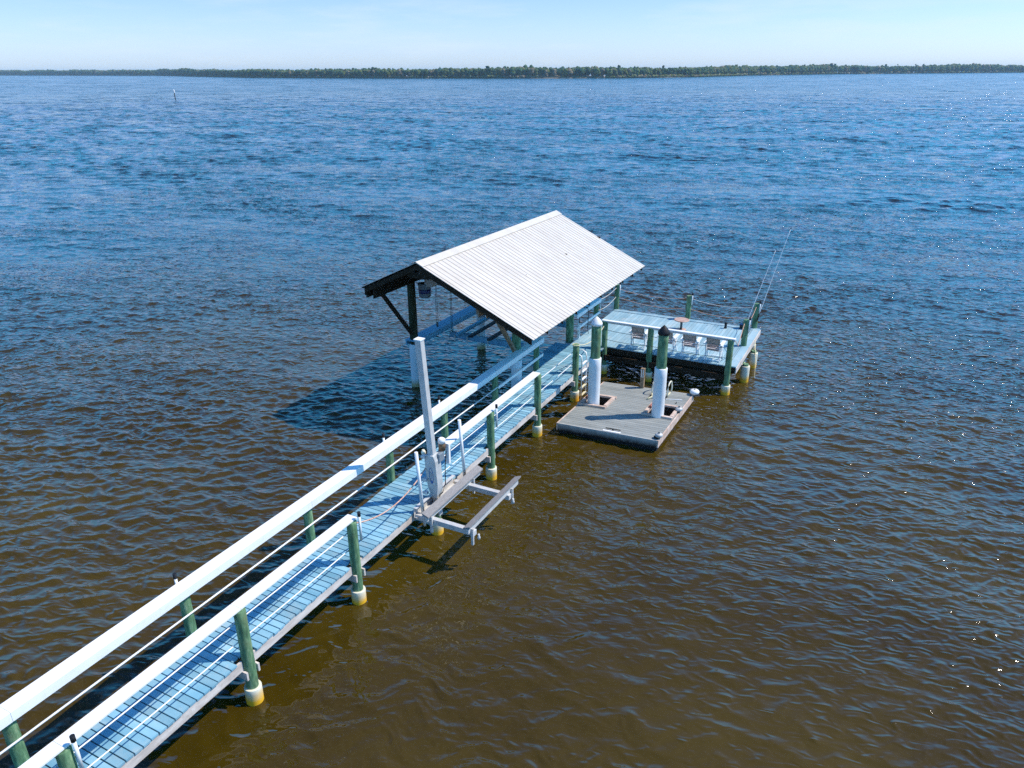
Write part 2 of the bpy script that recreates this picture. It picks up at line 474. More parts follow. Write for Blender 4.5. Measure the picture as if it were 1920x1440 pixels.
def water_mat():
    mt, nt, b = newmat('river_water')
    geo = N(nt, "ShaderNodeNewGeometry")
    L = nt.links.new
    # turbid body colour: tannin brown, with slow drifts of silt
    nz = N(nt, "ShaderNodeTexNoise"); nz.inputs["Scale"].default_value = 0.16; nz.inputs["Detail"].default_value = 4
    L(geo.outputs["Position"], nz.inputs[0])
    rp = N(nt, "ShaderNodeValToRGB")
    rp.color_ramp.elements[0].position = 0.35; rp.color_ramp.elements[0].color = (0.040, 0.0260, 0.0020, 1)
    rp.color_ramp.elements[1].position = 0.68; rp.color_ramp.elements[1].color = (0.060, 0.0410, 0.0045, 1)
    L(nz.outputs[0], rp.inputs[0])
    # the silty brown of the shallows by the pier gives way to darker, deeper water
    ln0 = N(nt, "ShaderNodeVectorMath", operation='DISTANCE'); L(geo.outputs["Position"], ln0.inputs[0]); ln0.inputs[1].default_value = (8, 6, 0)
    dn = N(nt, "ShaderNodeTexNoise"); dn.inputs["Scale"].default_value = 0.09; dn.inputs["Detail"].default_value = 3; L(geo.outputs["Position"], dn.inputs[0])
    dm = N(nt, "ShaderNodeMath", operation='MULTIPLY_ADD'); dm.inputs[1].default_value = 26.0; L(dn.outputs[0], dm.inputs[0]); L(ln0.outputs["Value"], dm.inputs[2])
    dr_ = N(nt, "ShaderNodeMapRange"); dr_.inputs[1].default_value = 25; dr_.inputs[2].default_value = 66; dr_.interpolation_type = 'SMOOTHSTEP'
    L(dm.outputs[0], dr_.inputs[0])
    dx = N(nt, "ShaderNodeMix", data_type='RGBA'); L(dr_.outputs[0], dx.inputs[0]); L(rp.outputs[0], dx.inputs[6]); dx.inputs[7].default_value = (0.016, 0.0225, 0.022, 1)
    L(dx.outputs[2], b.inputs["Base Color"])
    b.inputs["Roughness"].default_value = 0.04
    b.inputs["IOR"].default_value = 1.45
    # distance from the pier's shore end in the plane: fine ripples near, broader chop where the mesh is too coarse for it
    ln = N(nt, "ShaderNodeVectorMath", operation='LENGTH'); L(geo.outputs["Position"], ln.inputs[0])
    rot = N(nt, "ShaderNodeVectorRotate", rotation_type='Z_AXIS'); rot.inputs["Angle"].default_value = -WDIR
    L(geo.outputs["Position"], rot.inputs["Vector"])
    def layer(scale, sy, detail, rough, dist, ridged=False):
        mp = N(nt, "ShaderNodeMapping"); mp.inputs["Scale"].default_value = (scale, scale * sy, 0.0)
        L(rot.outputs[0], mp.inputs[0])
        n = N(nt, "ShaderNodeTexNoise"); n.inputs["Scale"].default_value = 1.0; n.inputs["Detail"].default_value = detail
        n.inputs["Roughness"].default_value = rough; n.inputs["Distortion"].default_value = dist
        if ridged: n.noise_type = 'RIDGED_MULTIFRACTAL'; n.normalize = True
        L(mp.outputs[0], n.inputs[0])
        return n.outputs[0]
    def mul(a, k):
        mm = N(nt, "ShaderNodeMath", operation='MULTIPLY'); L(a, mm.inputs[0])
        if isinstance(k, float): mm.inputs[1].default_value = k
        else: L(k, mm.inputs[1])
        return mm.outputs[0]
    def add(a, c):
        mm = N(nt, "ShaderNodeMath", operation='ADD'); L(a, mm.inputs[0]); L(c, mm.inputs[1]); return mm.outputs[0]
    def rng_(a0, a1, o0, o1):
        mr = N(nt, "ShaderNodeMapRange"); mr.inputs[1].default_value = a0; mr.inputs[2].default_value = a1
        mr.inputs[3].default_value = o0; mr.inputs[4].default_value = o1; L(ln.outputs["Value"], mr.inputs[0]); return mr.outputs[0]
    fine = mul(mul(layer(6.0, 0.45, 3, 0.6, 0.6, True), 0.075), rng_(12, 36, 0.35, 1.35))
    # patchy gusts
    gust = layer(0.10, 0.6, 2, 0.5, 0.5)
    gr = N(nt, "ShaderNodeMapRange"); gr.inputs[1].default_value = 0.35; gr.inputs[2].default_value = 0.65; gr.inputs[3].default_value = 0.55; gr.inputs[4].default_value = 1.35
    L(gust, gr.inputs[0])
    fine = mul(fine, gr.outputs[0])
    mid = mul(layer(1.1, 0.40, 3, 0.5, 0.4), 0.03)
    h = add(fine, mid)
    bp_ = N(nt, "ShaderNodeBump"); bp_.inputs["Strength"].default_value = 1.0; bp_.inputs["Distance"].default_value = 1.0
    L(h, bp_.inputs["Height"])
    # chop too small for the far mesh: slopes added straight to the normal, and unresolved ripples as roughness
    def slopes(scale, sy, k):
        mp = N(nt, "ShaderNodeMapping"); mp.inputs["Scale"].default_value = (scale, scale * sy, 0.0)
        L(rot.outputs[0], mp.inputs[0])
        n = N(nt, "ShaderNodeTexNoise"); n.inputs["Detail"].default_value = 5; n.inputs["Roughness"].default_value = 0.65
        n.inputs["Scale"].default_value = 1.0; n.inputs["Distortion"].default_value = 0.4
        L(mp.outputs[0], n.inputs[0])
        sb = N(nt, "ShaderNodeVectorMath", operation='SUBTRACT'); L(n.outputs["Color"], sb.inputs[0]); sb.inputs[1].default_value = (0.5, 0.5, 0.5)
        sc = N(nt, "ShaderNodeVectorMath", operation='SCALE'); L(sb.outputs[0], sc.inputs[0]); L(k, sc.inputs["Scale"])
        return sc.outputs[0]
    va = N(nt, "ShaderNodeVectorMath", operation='ADD')
    L(slopes(1.0, 0.45, rng_(35, 220, 0.0, 2.2)), va.inputs[0]); L(slopes(0.22, 0.35, rng_(90, 350, 0.0, 2.1)), va.inputs[1])
    vb = N(nt, "ShaderNodeVectorMath", operation='ADD'); L(va.outputs[0], vb.inputs[0]); L(slopes(0.05, 0.3, rng_(220, 900, 0.0, 1.7)), vb.inputs[1])
    va = vb
    ml = N(nt, "ShaderNodeVectorMath", operation='MULTIPLY'); L(va.outputs[0], ml.inputs[0]); ml.inputs[1].default_value = (1, 1, 0)
    v2 = N(nt, "ShaderNodeVectorMath", operation='ADD'); L(ml.outputs[0], v2.inputs[0]); L(bp_.outputs[0], v2.inputs[1])
    nm = N(nt, "ShaderNodeVectorMath", operation='NORMALIZE'); L(v2.outputs[0], nm.inputs[0])
    L(nm.outputs[0], b.inputs["Normal"])
    L(rng_(40, 500, 0.035, 0.16), b.inputs["Roughness"])
    return mt
water = build_water()
water.data.materials.append(water_mat())

# ================================================================== PIER WALKWAY
DZ = 1.05             # deck surface
near_u = [-2.4, 0.8, 3.97, 7.27, 10.42, 16.57, 19.68, 22.80]
far_u = [-2.4, 0.8, 4.0, 7.25, 10.62, 13.72, 16.38, 19.46, 22.56]
pier = thing('pier_walkway', 'long narrow blue decked walkway on green piles with broad white rails', 'pier', 10, -9.85, 0)
mb = MB()
VR, VL = -9.19, -10.50
def notched(u0, u1, w, gap):
    a = u0
    while a < u1 - 0.02:
        e = a + w - gap
        vr, vl = VR, VL
        if any(a - 0.14 < p < e + 0.14 for p in near_u): vr = VR - 0.13
        if any(a - 0.14 < p < e + 0.14 for p in far_u): vl = VL + 0.0
        dz = random.uniform(-.003, .003)
        mb.box(a, e, vl + random.uniform(-.012, .012), vr + random.uniform(-.012, .012), DZ - 0.04 + dz, DZ + dz)
        a += w
notched(-3.0, 19.6, 0.152, 0.022)
notched(19.62, 25.40, 0.135, 0.024)
mb.build('deck', M['deck'], pier)
mb = MB()
for v in (VR - 0.045, VL + 0.045):
    segs = [-3.0] + [p for p in (near_u if v > -9.8 else far_u) if p > -2] + [25.4]
    for a, b in zip(segs[:-1], segs[1:]):
        ga = 0.12 if v > -9.8 else 0.0
        mb.box(a + ga, b - ga, v - 0.022, v + 0.022, DZ - 0.25, DZ - 0.043)
mb.build('stringer', M['raw'], pier)
mb = MB(); mb.box(-3, 25.4, -9.87, -9.825, DZ - 0.25, DZ - 0.045); mb.build('stringer', M['darkwood'], pier)
for i, u in enumerate(near_u):
    pile(pier, u, -9.20, 2.10, 0.112)
pile(pier, 13.50, -9.10, 0.72, 0.112)
for u in far_u:
    pile(pier, u, -10.615, 2.02, 0.105)
for u in [-2.4, 0.8, 4.0, 7.27, 10.45, 13.5, 16.5, 19.6, 22.7]:
    mb = MB()
    for du in (-0.14, 0.14):
        mb.box(u + du - 0.02, u + du + 0.02, -10.74, -9.11, DZ - 0.43, DZ - 0.255)
    mb.build('cross_beam', M['raw'], pier)
# rails
def cap(u0, u1, z, v0, v1, fascia=None, joints=()):
    mb = MB()
    us = [u0] + [j for j in joints if u0 < j < u1] + [u1]
    for a, b in zip(us[:-1], us[1:]):
        mb.box(a + .002, b - .002, v0, v1, z - 0.04, z)
        if fascia:
            mb.box(a + .002, b - .002, fascia[0], fascia[1], z - 0.185, z - 0.045 if fascia[0] < v1 else z - 0.004)
    return mb.build('top_rail', M['white'], pier, bevel=0.004)
cap(-3.0, 10.56, 2.145, -9.40, -9.15, (-9.345, -9.312), joints=(0.8, 3.97, 7.27))
cap(14.15, 19.75, 2.145, -9.40, -9.15, (-9.345, -9.312), joints=(16.57,))
cap(-3.0, 22.85, 2.15, -10.735, -10.49, (-10.487, -10.447), joints=(4.0, 10.62, 16.38, 19.46))
mb = MB(); mb.box(-3.0, 19.3, -10.60, -10.565, 1.90, 2.10); mb.build('rail_shade_strip', M['white'], pier)  # added strip, recessed so the fascia's shade draws a dark line
# lower rail on the far side
mb = MB()
zz = 1.58
mb.tube([P(-3, -10.50, zz), P(19.46, -10.50, zz - 0.06)], 0.019, 8)
mb.build('lower_rail', M['white'], pier)
mb = MB(); mb.bar(P(19.46, -10.487, 1.50), P(22.85, -10.487, 1.50), 0.035, 0.10); mb.build('lower_rail', M['white'], pier, bevel=0.004)
# thin lines between the near piles
for z in (1.80, 1.37):
    for a, b in ((-3.0, 10.42), (13.6, 19.68), (19.68, 22.8)):
        mb = MB()
        us = [a] + [p for p in near_u if a < p < b] + [b]
        pts = []
        for p, q in zip(us[:-1], us[1:]):
            seg = sag(P(p, -9.30, z), P(q, -9.30, z), 0.012, 6)
            pts += seg if not pts else seg[1:]
        mb.tube(pts, 0.013, 6)
        mb.build('rail_cable', M['white'], pier)
# rod holders
def rod_holder(parent, u, v, z0, z1):
    mb = MB(); mb.tube([P(u, v, z0), P(u, v, z1)], 0.028, 10)
    o = mb.build('rod_holder', M['white'], parent)
    mb = MB(); mb.tube([P(u, v, z1 - .05), P(u, v, z1 + .055)], 0.036, 10)
    mb.build('holder_cap', M['black'], o)
for u in (3.97, 10.42, 16.57):
    rod_holder(pier, u + 0.10, -9.06, 1.62, 2.26)
for u in (7.25, 13.72, 16.38):
    rod_holder(pier, u + 0.02, -10.78, 1.70, 2.28)
# boarding strip beside the boathouse
mb = MB()
planks(mb, 'v', 22.75, 25.40, -11.12, -10.53, DZ - 0.04, DZ, 0.135, 0.02)
mb.build('boarding_deck', M['deck'], pier)
mb = MB()
mb.box(22.75, 25.40, -11.12, -11.075, DZ - 0.25, DZ - 0.045); mb.box(22.75, 22.79, -11.07, -10.72, DZ - 0.25, DZ - 0.045)
mb.build('boarding_joist', M['raw'], pier)
# boarding ladder down to the water
def ladder():
    t = thing('dock_ladder', 'white aluminium ladder hung on the walkway edge near the float', 'ladder', 23.2, -9.05, 0)
    for u in (22.98, 23.42):
        mb = MB()
        mb.tube([P(u, -9.42, 1.48), P(u, -9.36, 1.64), P(u, -9.20, 1.70), P(u, -9.06, 1.62), P(u, -9.03, 1.4), P(u, -9.02, -0.5)], 0.024, 8)
        mb.build('side_rail', M['white'], t)
    for z in (1.32, 1.02, 0.72, 0.42, 0.12, -0.18):
        mb = MB(); mb.box(22.99, 23.41, -9.07, -8.99, z - 0.012, z + 0.012); mb.build('rung', M['rope_yellow'] if z < 0.5 else M['white'], t)
ladder()

# ropes on the walkway
def rope_thing(label, pts, r, mt, cat='rope', group=None, name='rope'):
    mb = MB(); mb.tube(pts, r, 7)
    o = mb.build(name, mt)
    return tag(o, label, cat, group)
rope_thing('faded pink rope slung across the gap from green pile to the jet ski lift',
           sag(P(10.50, -9.16, 2.02), P(13.35, -9.2, 2.0), 0.34, 18), 0.016, M['rope_orange'])
rope_thing('yellowed rope drooping from the ladder pile to the first sun deck pile',
           sag(P(22.80, -9.20, 2.11), P(25.72, -9.22, 1.98), 0.30, 18), 0.016, M['rope_yellow'])
mb = MB(); mb.tube([P(22.8 + 0.125 * math.cos(t), -9.2 + 0.125 * math.sin(t), 2.09) for t in [i * math.pi / 8 for i in range(17)]], 0.016, 6, caps=False)
tag(mb.build('rope_loop', M['rope_yellow']), 'yellowed rope wound round the top of the ladder pile', 'rope')

# ================================================================== SUN DECK
UF, UB = 25.84, 30.62
VA, VC = -10.52, -4.24
sd = thing('sun_deck', 'pale blue square sun deck on piles at the end of the walkway', 'deck', 28.2, -7.4, 0)
mb = MB()
planks(mb, 'u', VA, VC - 0.28, UF, UB, DZ - 0.04, DZ, 0.145, 0.014, jitter=0.006)
planks(mb, 'v', 25.40, UF - 0.01, VA, -9.19, DZ - 0.04, DZ, 0.135, 0.02)
mb.build('deck', M['deck_far'], sd)
mb = MB(); mb.box(UF, UB, VC - 0.265, VC, DZ - 0.035, DZ + 0.012); mb.build('edge_board', M['deck_far'], sd, bevel=0.004)
mb = MB(); mb.box(UB - 0.28, UB - 0.01, VA, VC - 0.27, DZ + 0.004, DZ + 0.016); mb.build('edge_board', M['deck_far'], sd)
mb = MB()
mb.box(UF + 0.01, UF + 0.055, VA + .3, VC - 0.02, DZ - 0.27, DZ - 0.043)
mb.box(UB - 0.055, UB - 0.01, VA, VC - 0.02, DZ - 0.27, DZ - 0.043)
for v in np.arange(VA + 0.3, VC - 0.3, 0.6):
    mb.box(UF + 0.06, UB - 0.06, v - 0.02, v + 0.02, DZ - 0.25, DZ - 0.045)
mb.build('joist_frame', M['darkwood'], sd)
mb = MB(); mb.box(UF, UB, VC - 0.018, VC + 0.022, DZ - 0.25, DZ - 0.038); mb.build('fascia', M['raw'], sd)
mb = MB()
for u in (25.62, 25.98 + 0.02, 28.2, 30.3):
    mb.box(u, u + 0.045, VA - 0.1, VC - 0.35, DZ - 0.50, DZ - 0.275)
mb.build('cross_beam', M['darkwood'], sd)
front_v = [-9.22, -7.42, -4.50]
for v in front_v:
    pile(sd, 25.73, v, 2.10, 0.112)
for u in (28.28, 30.66):
    pile(sd, u, -4.46 if u < 30 else -4.50, 2.10, 0.112)
pile(sd, 30.66, -7.28, 2.07, 0.112)
pile(sd, 30.66, -10.50, 2.16, 0.112)
pile(sd, 28.3, -7.42, 0.78, 0.112); pile(sd, 28.3, -10.3, 0.78, 0.112)
pile(sd, 28.9, -4.14, 0.70, 0.112, sleeve=(0.165, 0.62))
pile(sd, 27.3, -4.14, 0.70, 0.112, sleeve=(0.165, 0.62))
def sd_rail(u0, v0, u1, v1, z, w=0.16, mt='white'):
    mb = MB(); mb.bar(P(u0, v0, z - .022), P(u1, v1, z - .022), w, 0.042); return mb.build('top_rail', M[mt], sd, bevel=0.004)
sd_rail(25.73, -9.34, 25.73, -4.34, 2.145, 0.15)
mb = MB(); mb.box(25.67, 25.71, -9.34, -4.34, 2.045, 2.098); mb.build('rail_fascia', M['raw'], sd)
for z in (1.80, 1.42):
    mb = MB()
    pts = []
    for a, b in zip(front_v[:-1], front_v[1:]):
        seg = sag(P(25.63, a, z), P(25.63, b, z), 0.05, 8); pts += seg if not pts else seg[1:]
    mb.tube(pts, 0.009, 6); mb.build('rail_wire', M['wire'], sd)
for u, v in ((30.66, -7.28), (30.66, -10.50), (28.28, -4.46), (30.66, -4.50)):
    rod_holder(sd, u - 0.02, v + 0.13, 1.70 if u > 30 else 1.60, 2.16 if v > -10 else 2.24)
def far_rail():
    mb = MB(); mb.box(25.95, 28.55, -10.735, -10.49, 2.06, 2.10); mb.box(25.95, 28.55, -10.487, -10.447, 1.95, 2.097)
    mb.build('top_rail', M['white'], sd, bevel=0.004)
    mb = MB(); mb.bar(P(26.05, -10.487, 1.50), P(28.5, -10.487, 1.50), 0.035, 0.10); mb.build('lower_rail', M['white'], sd, bevel=0.004)
    mb = MB(); mb.box(26.12, 26.16, -10.50, -10.41, 1.10, 1.72); mb.build('rail_bracket', M['white'], sd)
    pile(sd, 28.42, -10.615, 2.06, 0.105)
far_rail()
mb = MB(); mb.tube([P(28.5, -10.47, 2.06), P(28.52, -10.47, 1.70), P(28.52, -10.47, 1.45)], 0.018, 8); mb.build('rail_bracket', M['white'], sd)
RP = 'sagging ropes strung between the sun deck piles'
def deck_rope(label, a, b, d, mt):
    rope_thing(label, sag(a, b, d, 16), 0.010, M[mt], group=RP)
deck_rope('upper white rope beside the walkway from boathouse rail to back left pile', P(28.5, -10.55, 2.02), P(30.62, -10.5, 2.06), .08, 'rope')
deck_rope('lower white rope beside the walkway from boathouse rail to back left pile', P(28.5, -10.55, 1.58), P(30.62, -10.5, 1.66), .12, 'rope')
deck_rope('upper faded rope along the back of the sun deck left of the middle pile', P(30.66, -10.5, 2.0), P(30.66, -7.28, 1.96), .16, 'rope_orange')
deck_rope('lower orange rope along the back of the sun deck left of the middle pile', P(30.66, -10.5, 1.62), P(30.66, -7.28, 1.5), .17, 'rope_orange')
deck_rope('upper faded rope along the back of the sun deck right of the middle pile', P(30.66, -7.28, 1.98), P(30.66, -4.5, 1.93), .16, 'rope')
deck_rope('lower orange rope along the back of the sun deck right of the middle pile', P(30.66, -7.28, 1.52), P(30.66, -4.5, 1.5), .17, 'rope_orange')
deck_rope('pinkish rope hanging between the two right side piles of the sun deck', P(28.28, -4.46, 2.04), P(30.66, -4.5, 2.02), .22, 'rope_orange')
rope_thing('pale rope slanting down from the right side pile to the front corner of the rail', [P(28.2, -4.5, 2.0), P(27.0, -4.45, 1.45), P(25.8, -4.4, 2.1)], 0.011, M['rope_orange'])
rope_thing('thin mooring line trailing from the sun deck edge into the water', [P(29.3, -4.2, 1.0), P(28.4, -3.95, 0.4), P(27.6, -3.8, -0.1)], 0.012, M['rope_yellow'])

# chairs
def make_chair():
    t = thing('deck_chair', '', 'chair', 0, 0, 0, 'white deck chairs in a row on the sun deck')
    # faces +u, origin under the seat centre
    hw = 0.245
    bk0 = Vector((-0.19, 0, 0.40)); bk1 = Vector((-0.33, 0, 0.93))
    def back_pt(y, s): return bk0.lerp(bk1, s) + Vector((0, y, 0))
    mb = MB()
    for y in (-0.222, 0.222):
        mb.bar(back_pt(y, 0.50), back_pt(y, 0.93), 0.05, 0.03, up=Vector((1, 0, 0)))
    # rounded head
    mb.tube([back_pt(0.225 * math.cos(a), 0.90 + 0.10 * math.sin(a)) for a in [i * math.pi / 10 for i in range(11)]], 0.02, 8)
    for s in (0.57, 0.675, 0.78, 0.885, 0.955):
        mb.bar(back_pt(-0.215, s), back_pt(0.215, s), 0.018, 0.047, up=(bk1 - bk0).normalized())
    mb.build('backrest', M['taupe'], t)
    mb = MB()
    for s in (0.02, 0.10, 0.23, 0.36, 0.47):
        mb.bar(back_pt(-0.215, s), back_pt(0.215, s), 0.018, 0.05, up=(bk1 - bk0).normalized())
    mb.build('back_slats', M['pink'], t)
    for y in (-0.262, 0.262):
        mb = MB(); mb.bar(back_pt(y, -0.55), back_pt(y, 0.62), 0.045, 0.045, up=Vector((1, 0, 0))); mb.build('back_stile', M['plastic'], t, bevel=0.006)
    mb = MB()
    for x in np.arange(-0.18, 0.26, 0.075):
        mb.box(x, x + 0.06, -hw + 0.01, hw - 0.01, 0.385 + 0.06 * (x + .18), 0.41 + 0.06 * (x + .18))
    mb.build('seat', M['plastic'], t)
    for s in (-1, 1):
        y = s * (hw + 0.035)
        mb = MB(); mb.bar(Vector((-0.30, y, 0.645)), Vector((0.27, y, 0.675)), 0.13, 0.05)
        mb.build('armrest', M['plastic'], t, bevel=0.008)
    for s in (-1, 1):
        y = s * (hw + 0.03)
        for a, b in (((0.25, 0.0), (-0.12, 0.64)), ((-0.27, 0.0), (0.20, 0.66))):
            mb = MB(); mb.bar(Vector((a[0], y, 0.0)), Vector((b[0], y, b[1])), 0.045, 0.06, up=Vector((1, 0, 0)))
            mb.build('leg', M['plastic'], t, bevel=0.006)
    for x in (-0.25, 0.23):
        mb = MB(); mb.bar(Vector((x, -hw, 0.05)), Vector((x, hw, 0.05)), 0.03, 0.04); mb.build('foot_bar', M['plastic'], t)
    return t
def copy_tree(o, parent=None):
    c = o.copy(); col.objects.link(c)
    c.parent = parent
    for ch in [x for x in bpy.data.objects if x.parent == o]:
        copy_tree(ch, c)
    return c
chair0 = make_chair()
chairs = [chair0, copy_tree(chair0), copy_tree(chair0), copy_tree(chair0)]
for o, (u, v, a, lb) in zip(chairs, (
        (26.32, -8.02, 2, 'white deck chair standing apart at the left end of the row'),
        (26.34, -6.90, -3, 'white deck chair half hidden behind the black capped guide pile'),
        (26.32, -6.04, 1, 'white deck chair just right of the black capped guide pile'),
        (26.30, -5.16, -2, 'white deck chair at the right end of the row by the corner pile'))):
    o.location = P(u, v, DZ + 0.001); o.rotation_euler = (0, 0, R(a)); o['label'] = lb
t = thing('side_table', 'round terracotta topped pedestal table at the back of the sun deck', 'table', 29.1, -7.14, DZ)
mb = MB(); mb.lathe(P(29.1, -7.14, DZ), [(0.29, 0.40), (0.31, 0.41), (0.31, 0.43), (0.29, 0.44)], 32); mb.build('tabletop', M['tablemat'], t)
mb = MB(); mb.lathe(P(29.1, -7.14, DZ), [(0.05, 0.04), (0.045, 0.2), (0.055, 0.398)], 14); mb.build('pedestal', M['wire'], t)
mb = MB(); mb.lathe(P(29.1, -7.14, DZ), [(0.22, 0.001), (0.21, 0.02), (0.06, 0.038)], 28); mb.build('base', M['tablemat'], t)
t = thing('lantern', 'small black lantern standing on the back of the sun deck', 'lantern', 30.1, -5.55, DZ)
mb = MB(); mb.lathe(P(30.1, -5.55, DZ), [(0.06, 0.001), (0.065, 0.03), (0.05, 0.04), (0.05, 0.2), (0.07, 0.21), (0.03, 0.26)], 14); mb.build('body', M['black'], t)
mb = MB(); mb.tube([P(30.1 + 0.0, -5.55 + 0.06 * math.cos(a), DZ + 0.22 + 0.09 * math.sin(a)) for a in [i * math.pi / 8 for i in range(9)]], 0.006, 6); mb.build('handle', M['wire'], t)
t = thing('tackle_box', 'dark tackle box on the back right corner of the sun deck', 'box', 30.35, -4.85, DZ)
mb = MB(); mb.box(30.25, 30.45, -5.02, -4.68, DZ + .018, DZ + 0.17); mb.build('body', M['black'], t, bevel=0.015)
mb = MB(); mb.box(30.24, 30.46, -5.03, -4.67, DZ + 0.173, DZ + 0.21); mb.tube([P(30.35, -4.93, DZ + .21), P(30.35, -4.91, DZ + .26), P(30.35, -4.79, DZ + .26), P(30.35, -4.77, DZ + .21)], 0.008, 6); mb.build('lid', M['navy'], t, bevel=0.01)

def fishing_rod(label, a, b):
    a = Vector(a); b = Vector(b)
    t = thing('fishing_rod', label, 'fishing rod', 0, 0, 0, 'fishing rods leaning out from the sun deck')
    t.location = a
    d = (b - a)
    pts = [a + d * s - Vector((0, 0, 0.16 * s * s)) + Vector((0, 0, .16 * s)) for s in [i / 14 for i in range(15)]]
    mb = MB(); mb.tube(pts, 0.015, 6, r_end=0.009); mb.build('blank', M['white'], t)
    mb = MB(); mb.tube([a - d * 0.02, a + d * 0.09], 0.022, 8); mb.build('grip', M['black'], t)
    mb = MB(); q = a + d * 0.13
    mb.tube([q + Vector((-.02, 0, -.07)), q + Vector((.02, 0, -.07))], 0.045, 10); mb.build('reel', M['black'], t)
    mb = MB(); mb.lathe(b, [(0.02, -0.01), (0.028, 0.0), (0.02, 0.03)], 8); mb.build('tip_guide', M['black'], t)
fishing_rod('white fishing rod in the nearer right side pile of the sun deck', P(28.20, -4.56, 1.45), P(29.3, -3.87, 4.66))
fishing_rod('longer white fishing rod in the back right corner pile', P(30.55, -4.40, 1.45), P(31.7, -3.73, 5.03))

# ================================================================== GUIDE PILES
def guide_pile(label, u, v, ztop, zwh, capmat):
    t = thing('guide_pile', label, 'piling', u, v, 0, 'guide piles of the floating dock')
    mb = MB()
    k = 14
    mb.lathe(P(u, v, 0), [(0.172 - 0.012 * i / k, -1.5 + (ztop - .22 + 1.5) * i / k) for i in range(k + 1)], 26, wob=0.02)
    mb.build('shaft', M['pile'], t)
    mb = MB(); mb.lathe(P(u, v, 0), [(0.205, -1.0)] + [(0.205 + 0.003 * math.sin(i * 1.7), zwh * i / 7) for i in range(7)] + [(0.205, zwh - .02), (0.19, zwh)], 30, wob=0.006)
    mb.build('sleeve', M['sleeve_clean'], t)
    mb = MB(); mb.lathe(P(u, v, 0), [(0.187, ztop - .30), (0.19, ztop - .235), (0.185, ztop - .215), (0.11, ztop - .10), (0.008, ztop)], 26)
    mb.build('cone_cap', M[capmat], t)
guide_pile('thick green guide pile with white sleeve and white cone cap', 21.98, -8.17, 3.50, 2.07, 'white')
guide_pile('thick green guide pile with white sleeve and black cone cap', 22.02, -5.93, 3.52, 2.09, 'black')

# ================================================================== FLOATING DOCK
fd = thing('floating_dock', 'grey floating dock held by two guide piles beside the walkway', 'floating dock', 22, -7, 0)
FA, FB, FC, FD_ = (20.02, -8.68), (20.25, -5.36), (24.28, -5.30), (23.95, -8.55)   # NL, NR, FR, FL
def fp(s, t_, z):   # s along v (0..1), t along u (0..1)
    a = [FA[i] + (FB[i] - FA[i]) * s for i in (0, 1)]
    b = [FD_[i] + (FC[i] - FD_[i]) * s for i in (0, 1)]
    return P(a[0] + (b[0] - a[0]) * t_, a[1] + (b[1] - a[1]) * t_, z)
def fquad(mb, s0, s1, t0, t1, z0, z1):
    mb.hexa([fp(s0, t0, z0), fp(s0, t1, z0), fp(s1, t1, z0), fp(s1, t0, z0), fp(s0, t0, z1), fp(s0, t1, z1), fp(s1, t1, z1), fp(s1, t0, z1)])
HOLES = [(0.03, 0.285, 0.44, 0.645), (0.695, 0.965, 0.44, 0.645)]
mb = MB()
nb = 28
for i in range(nb):
    t0 = 0.012 + 0.976 * i / nb; t1 = t0 + 0.976 / nb - 0.0028
    cuts = [h for h in HOLES if not (t1 <= h[2] or t0 >= h[3])]
    s = 0.014
    for h in cuts:
        if h[0] > s + 0.02: fquad(mb, s, h[0], t0, t1, 0.355, 0.385)
        s = h[1]
    fquad(mb, s, 0.986, t0, t1, 0.355, 0.385)
mb.build('deck', M['composite'], fd)
for h0, h1, a, b in ((0, 0.012, 0, 1), (0.988, 1, 0, 1)):
    mb = MB(); fquad(mb, h0, h1, a, b, 0.14, 0.392)
    mb.build('side_board', M['collar'], fd)
for a, b in ((0, 0.0115), (0.9885, 1)):
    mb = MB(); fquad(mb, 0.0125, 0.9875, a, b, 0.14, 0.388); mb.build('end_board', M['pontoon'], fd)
mb = MB()
for s0, s1, t0, t1 in ((0.02, 0.98, 0.02, 0.43), (0.02, 0.98, 0.655, 0.98), (0.30, 0.68, 0.431, 0.654)):
    fquad(mb, s0, s1, t0, t1, -0.15, 0.345)
mb.build('pontoon', M['black'], fd)
for h in HOLES:
    mb = MB()
    w, l = 0.04, 0.026
    fquad(mb, h[0] - 0.03, h[1] + 0.01, h[2] - l, h[2], 0.387, 0.455)
    fquad(mb, h[0] - 0.01, h[1] + 0.02, h[3], h[3] + l, 0.387, 0.455)
    fquad(mb, h[0] - 0.012, h[0] + 0.02, h[2] + .001, h[3] - .001, 0.36, 0.50)
    fquad(mb, h[1] - 0.02, h[1] + 0.012, h[2] + .001, h[3] - .001, 0.36, 0.47)
    mb.build('guide_collar', M['collar'], fd, bevel=0.006)
    mb = MB()
    c0 = fp((h[0] + .02), (h[2] + h[3]) / 2, 0.53)
    mb.tube([c0 + Vector((-.10, 0, 0)), c0 + Vector((.10, 0, 0))], 0.05, 12)
    mb.build('guide_roller', M['red'], fd)
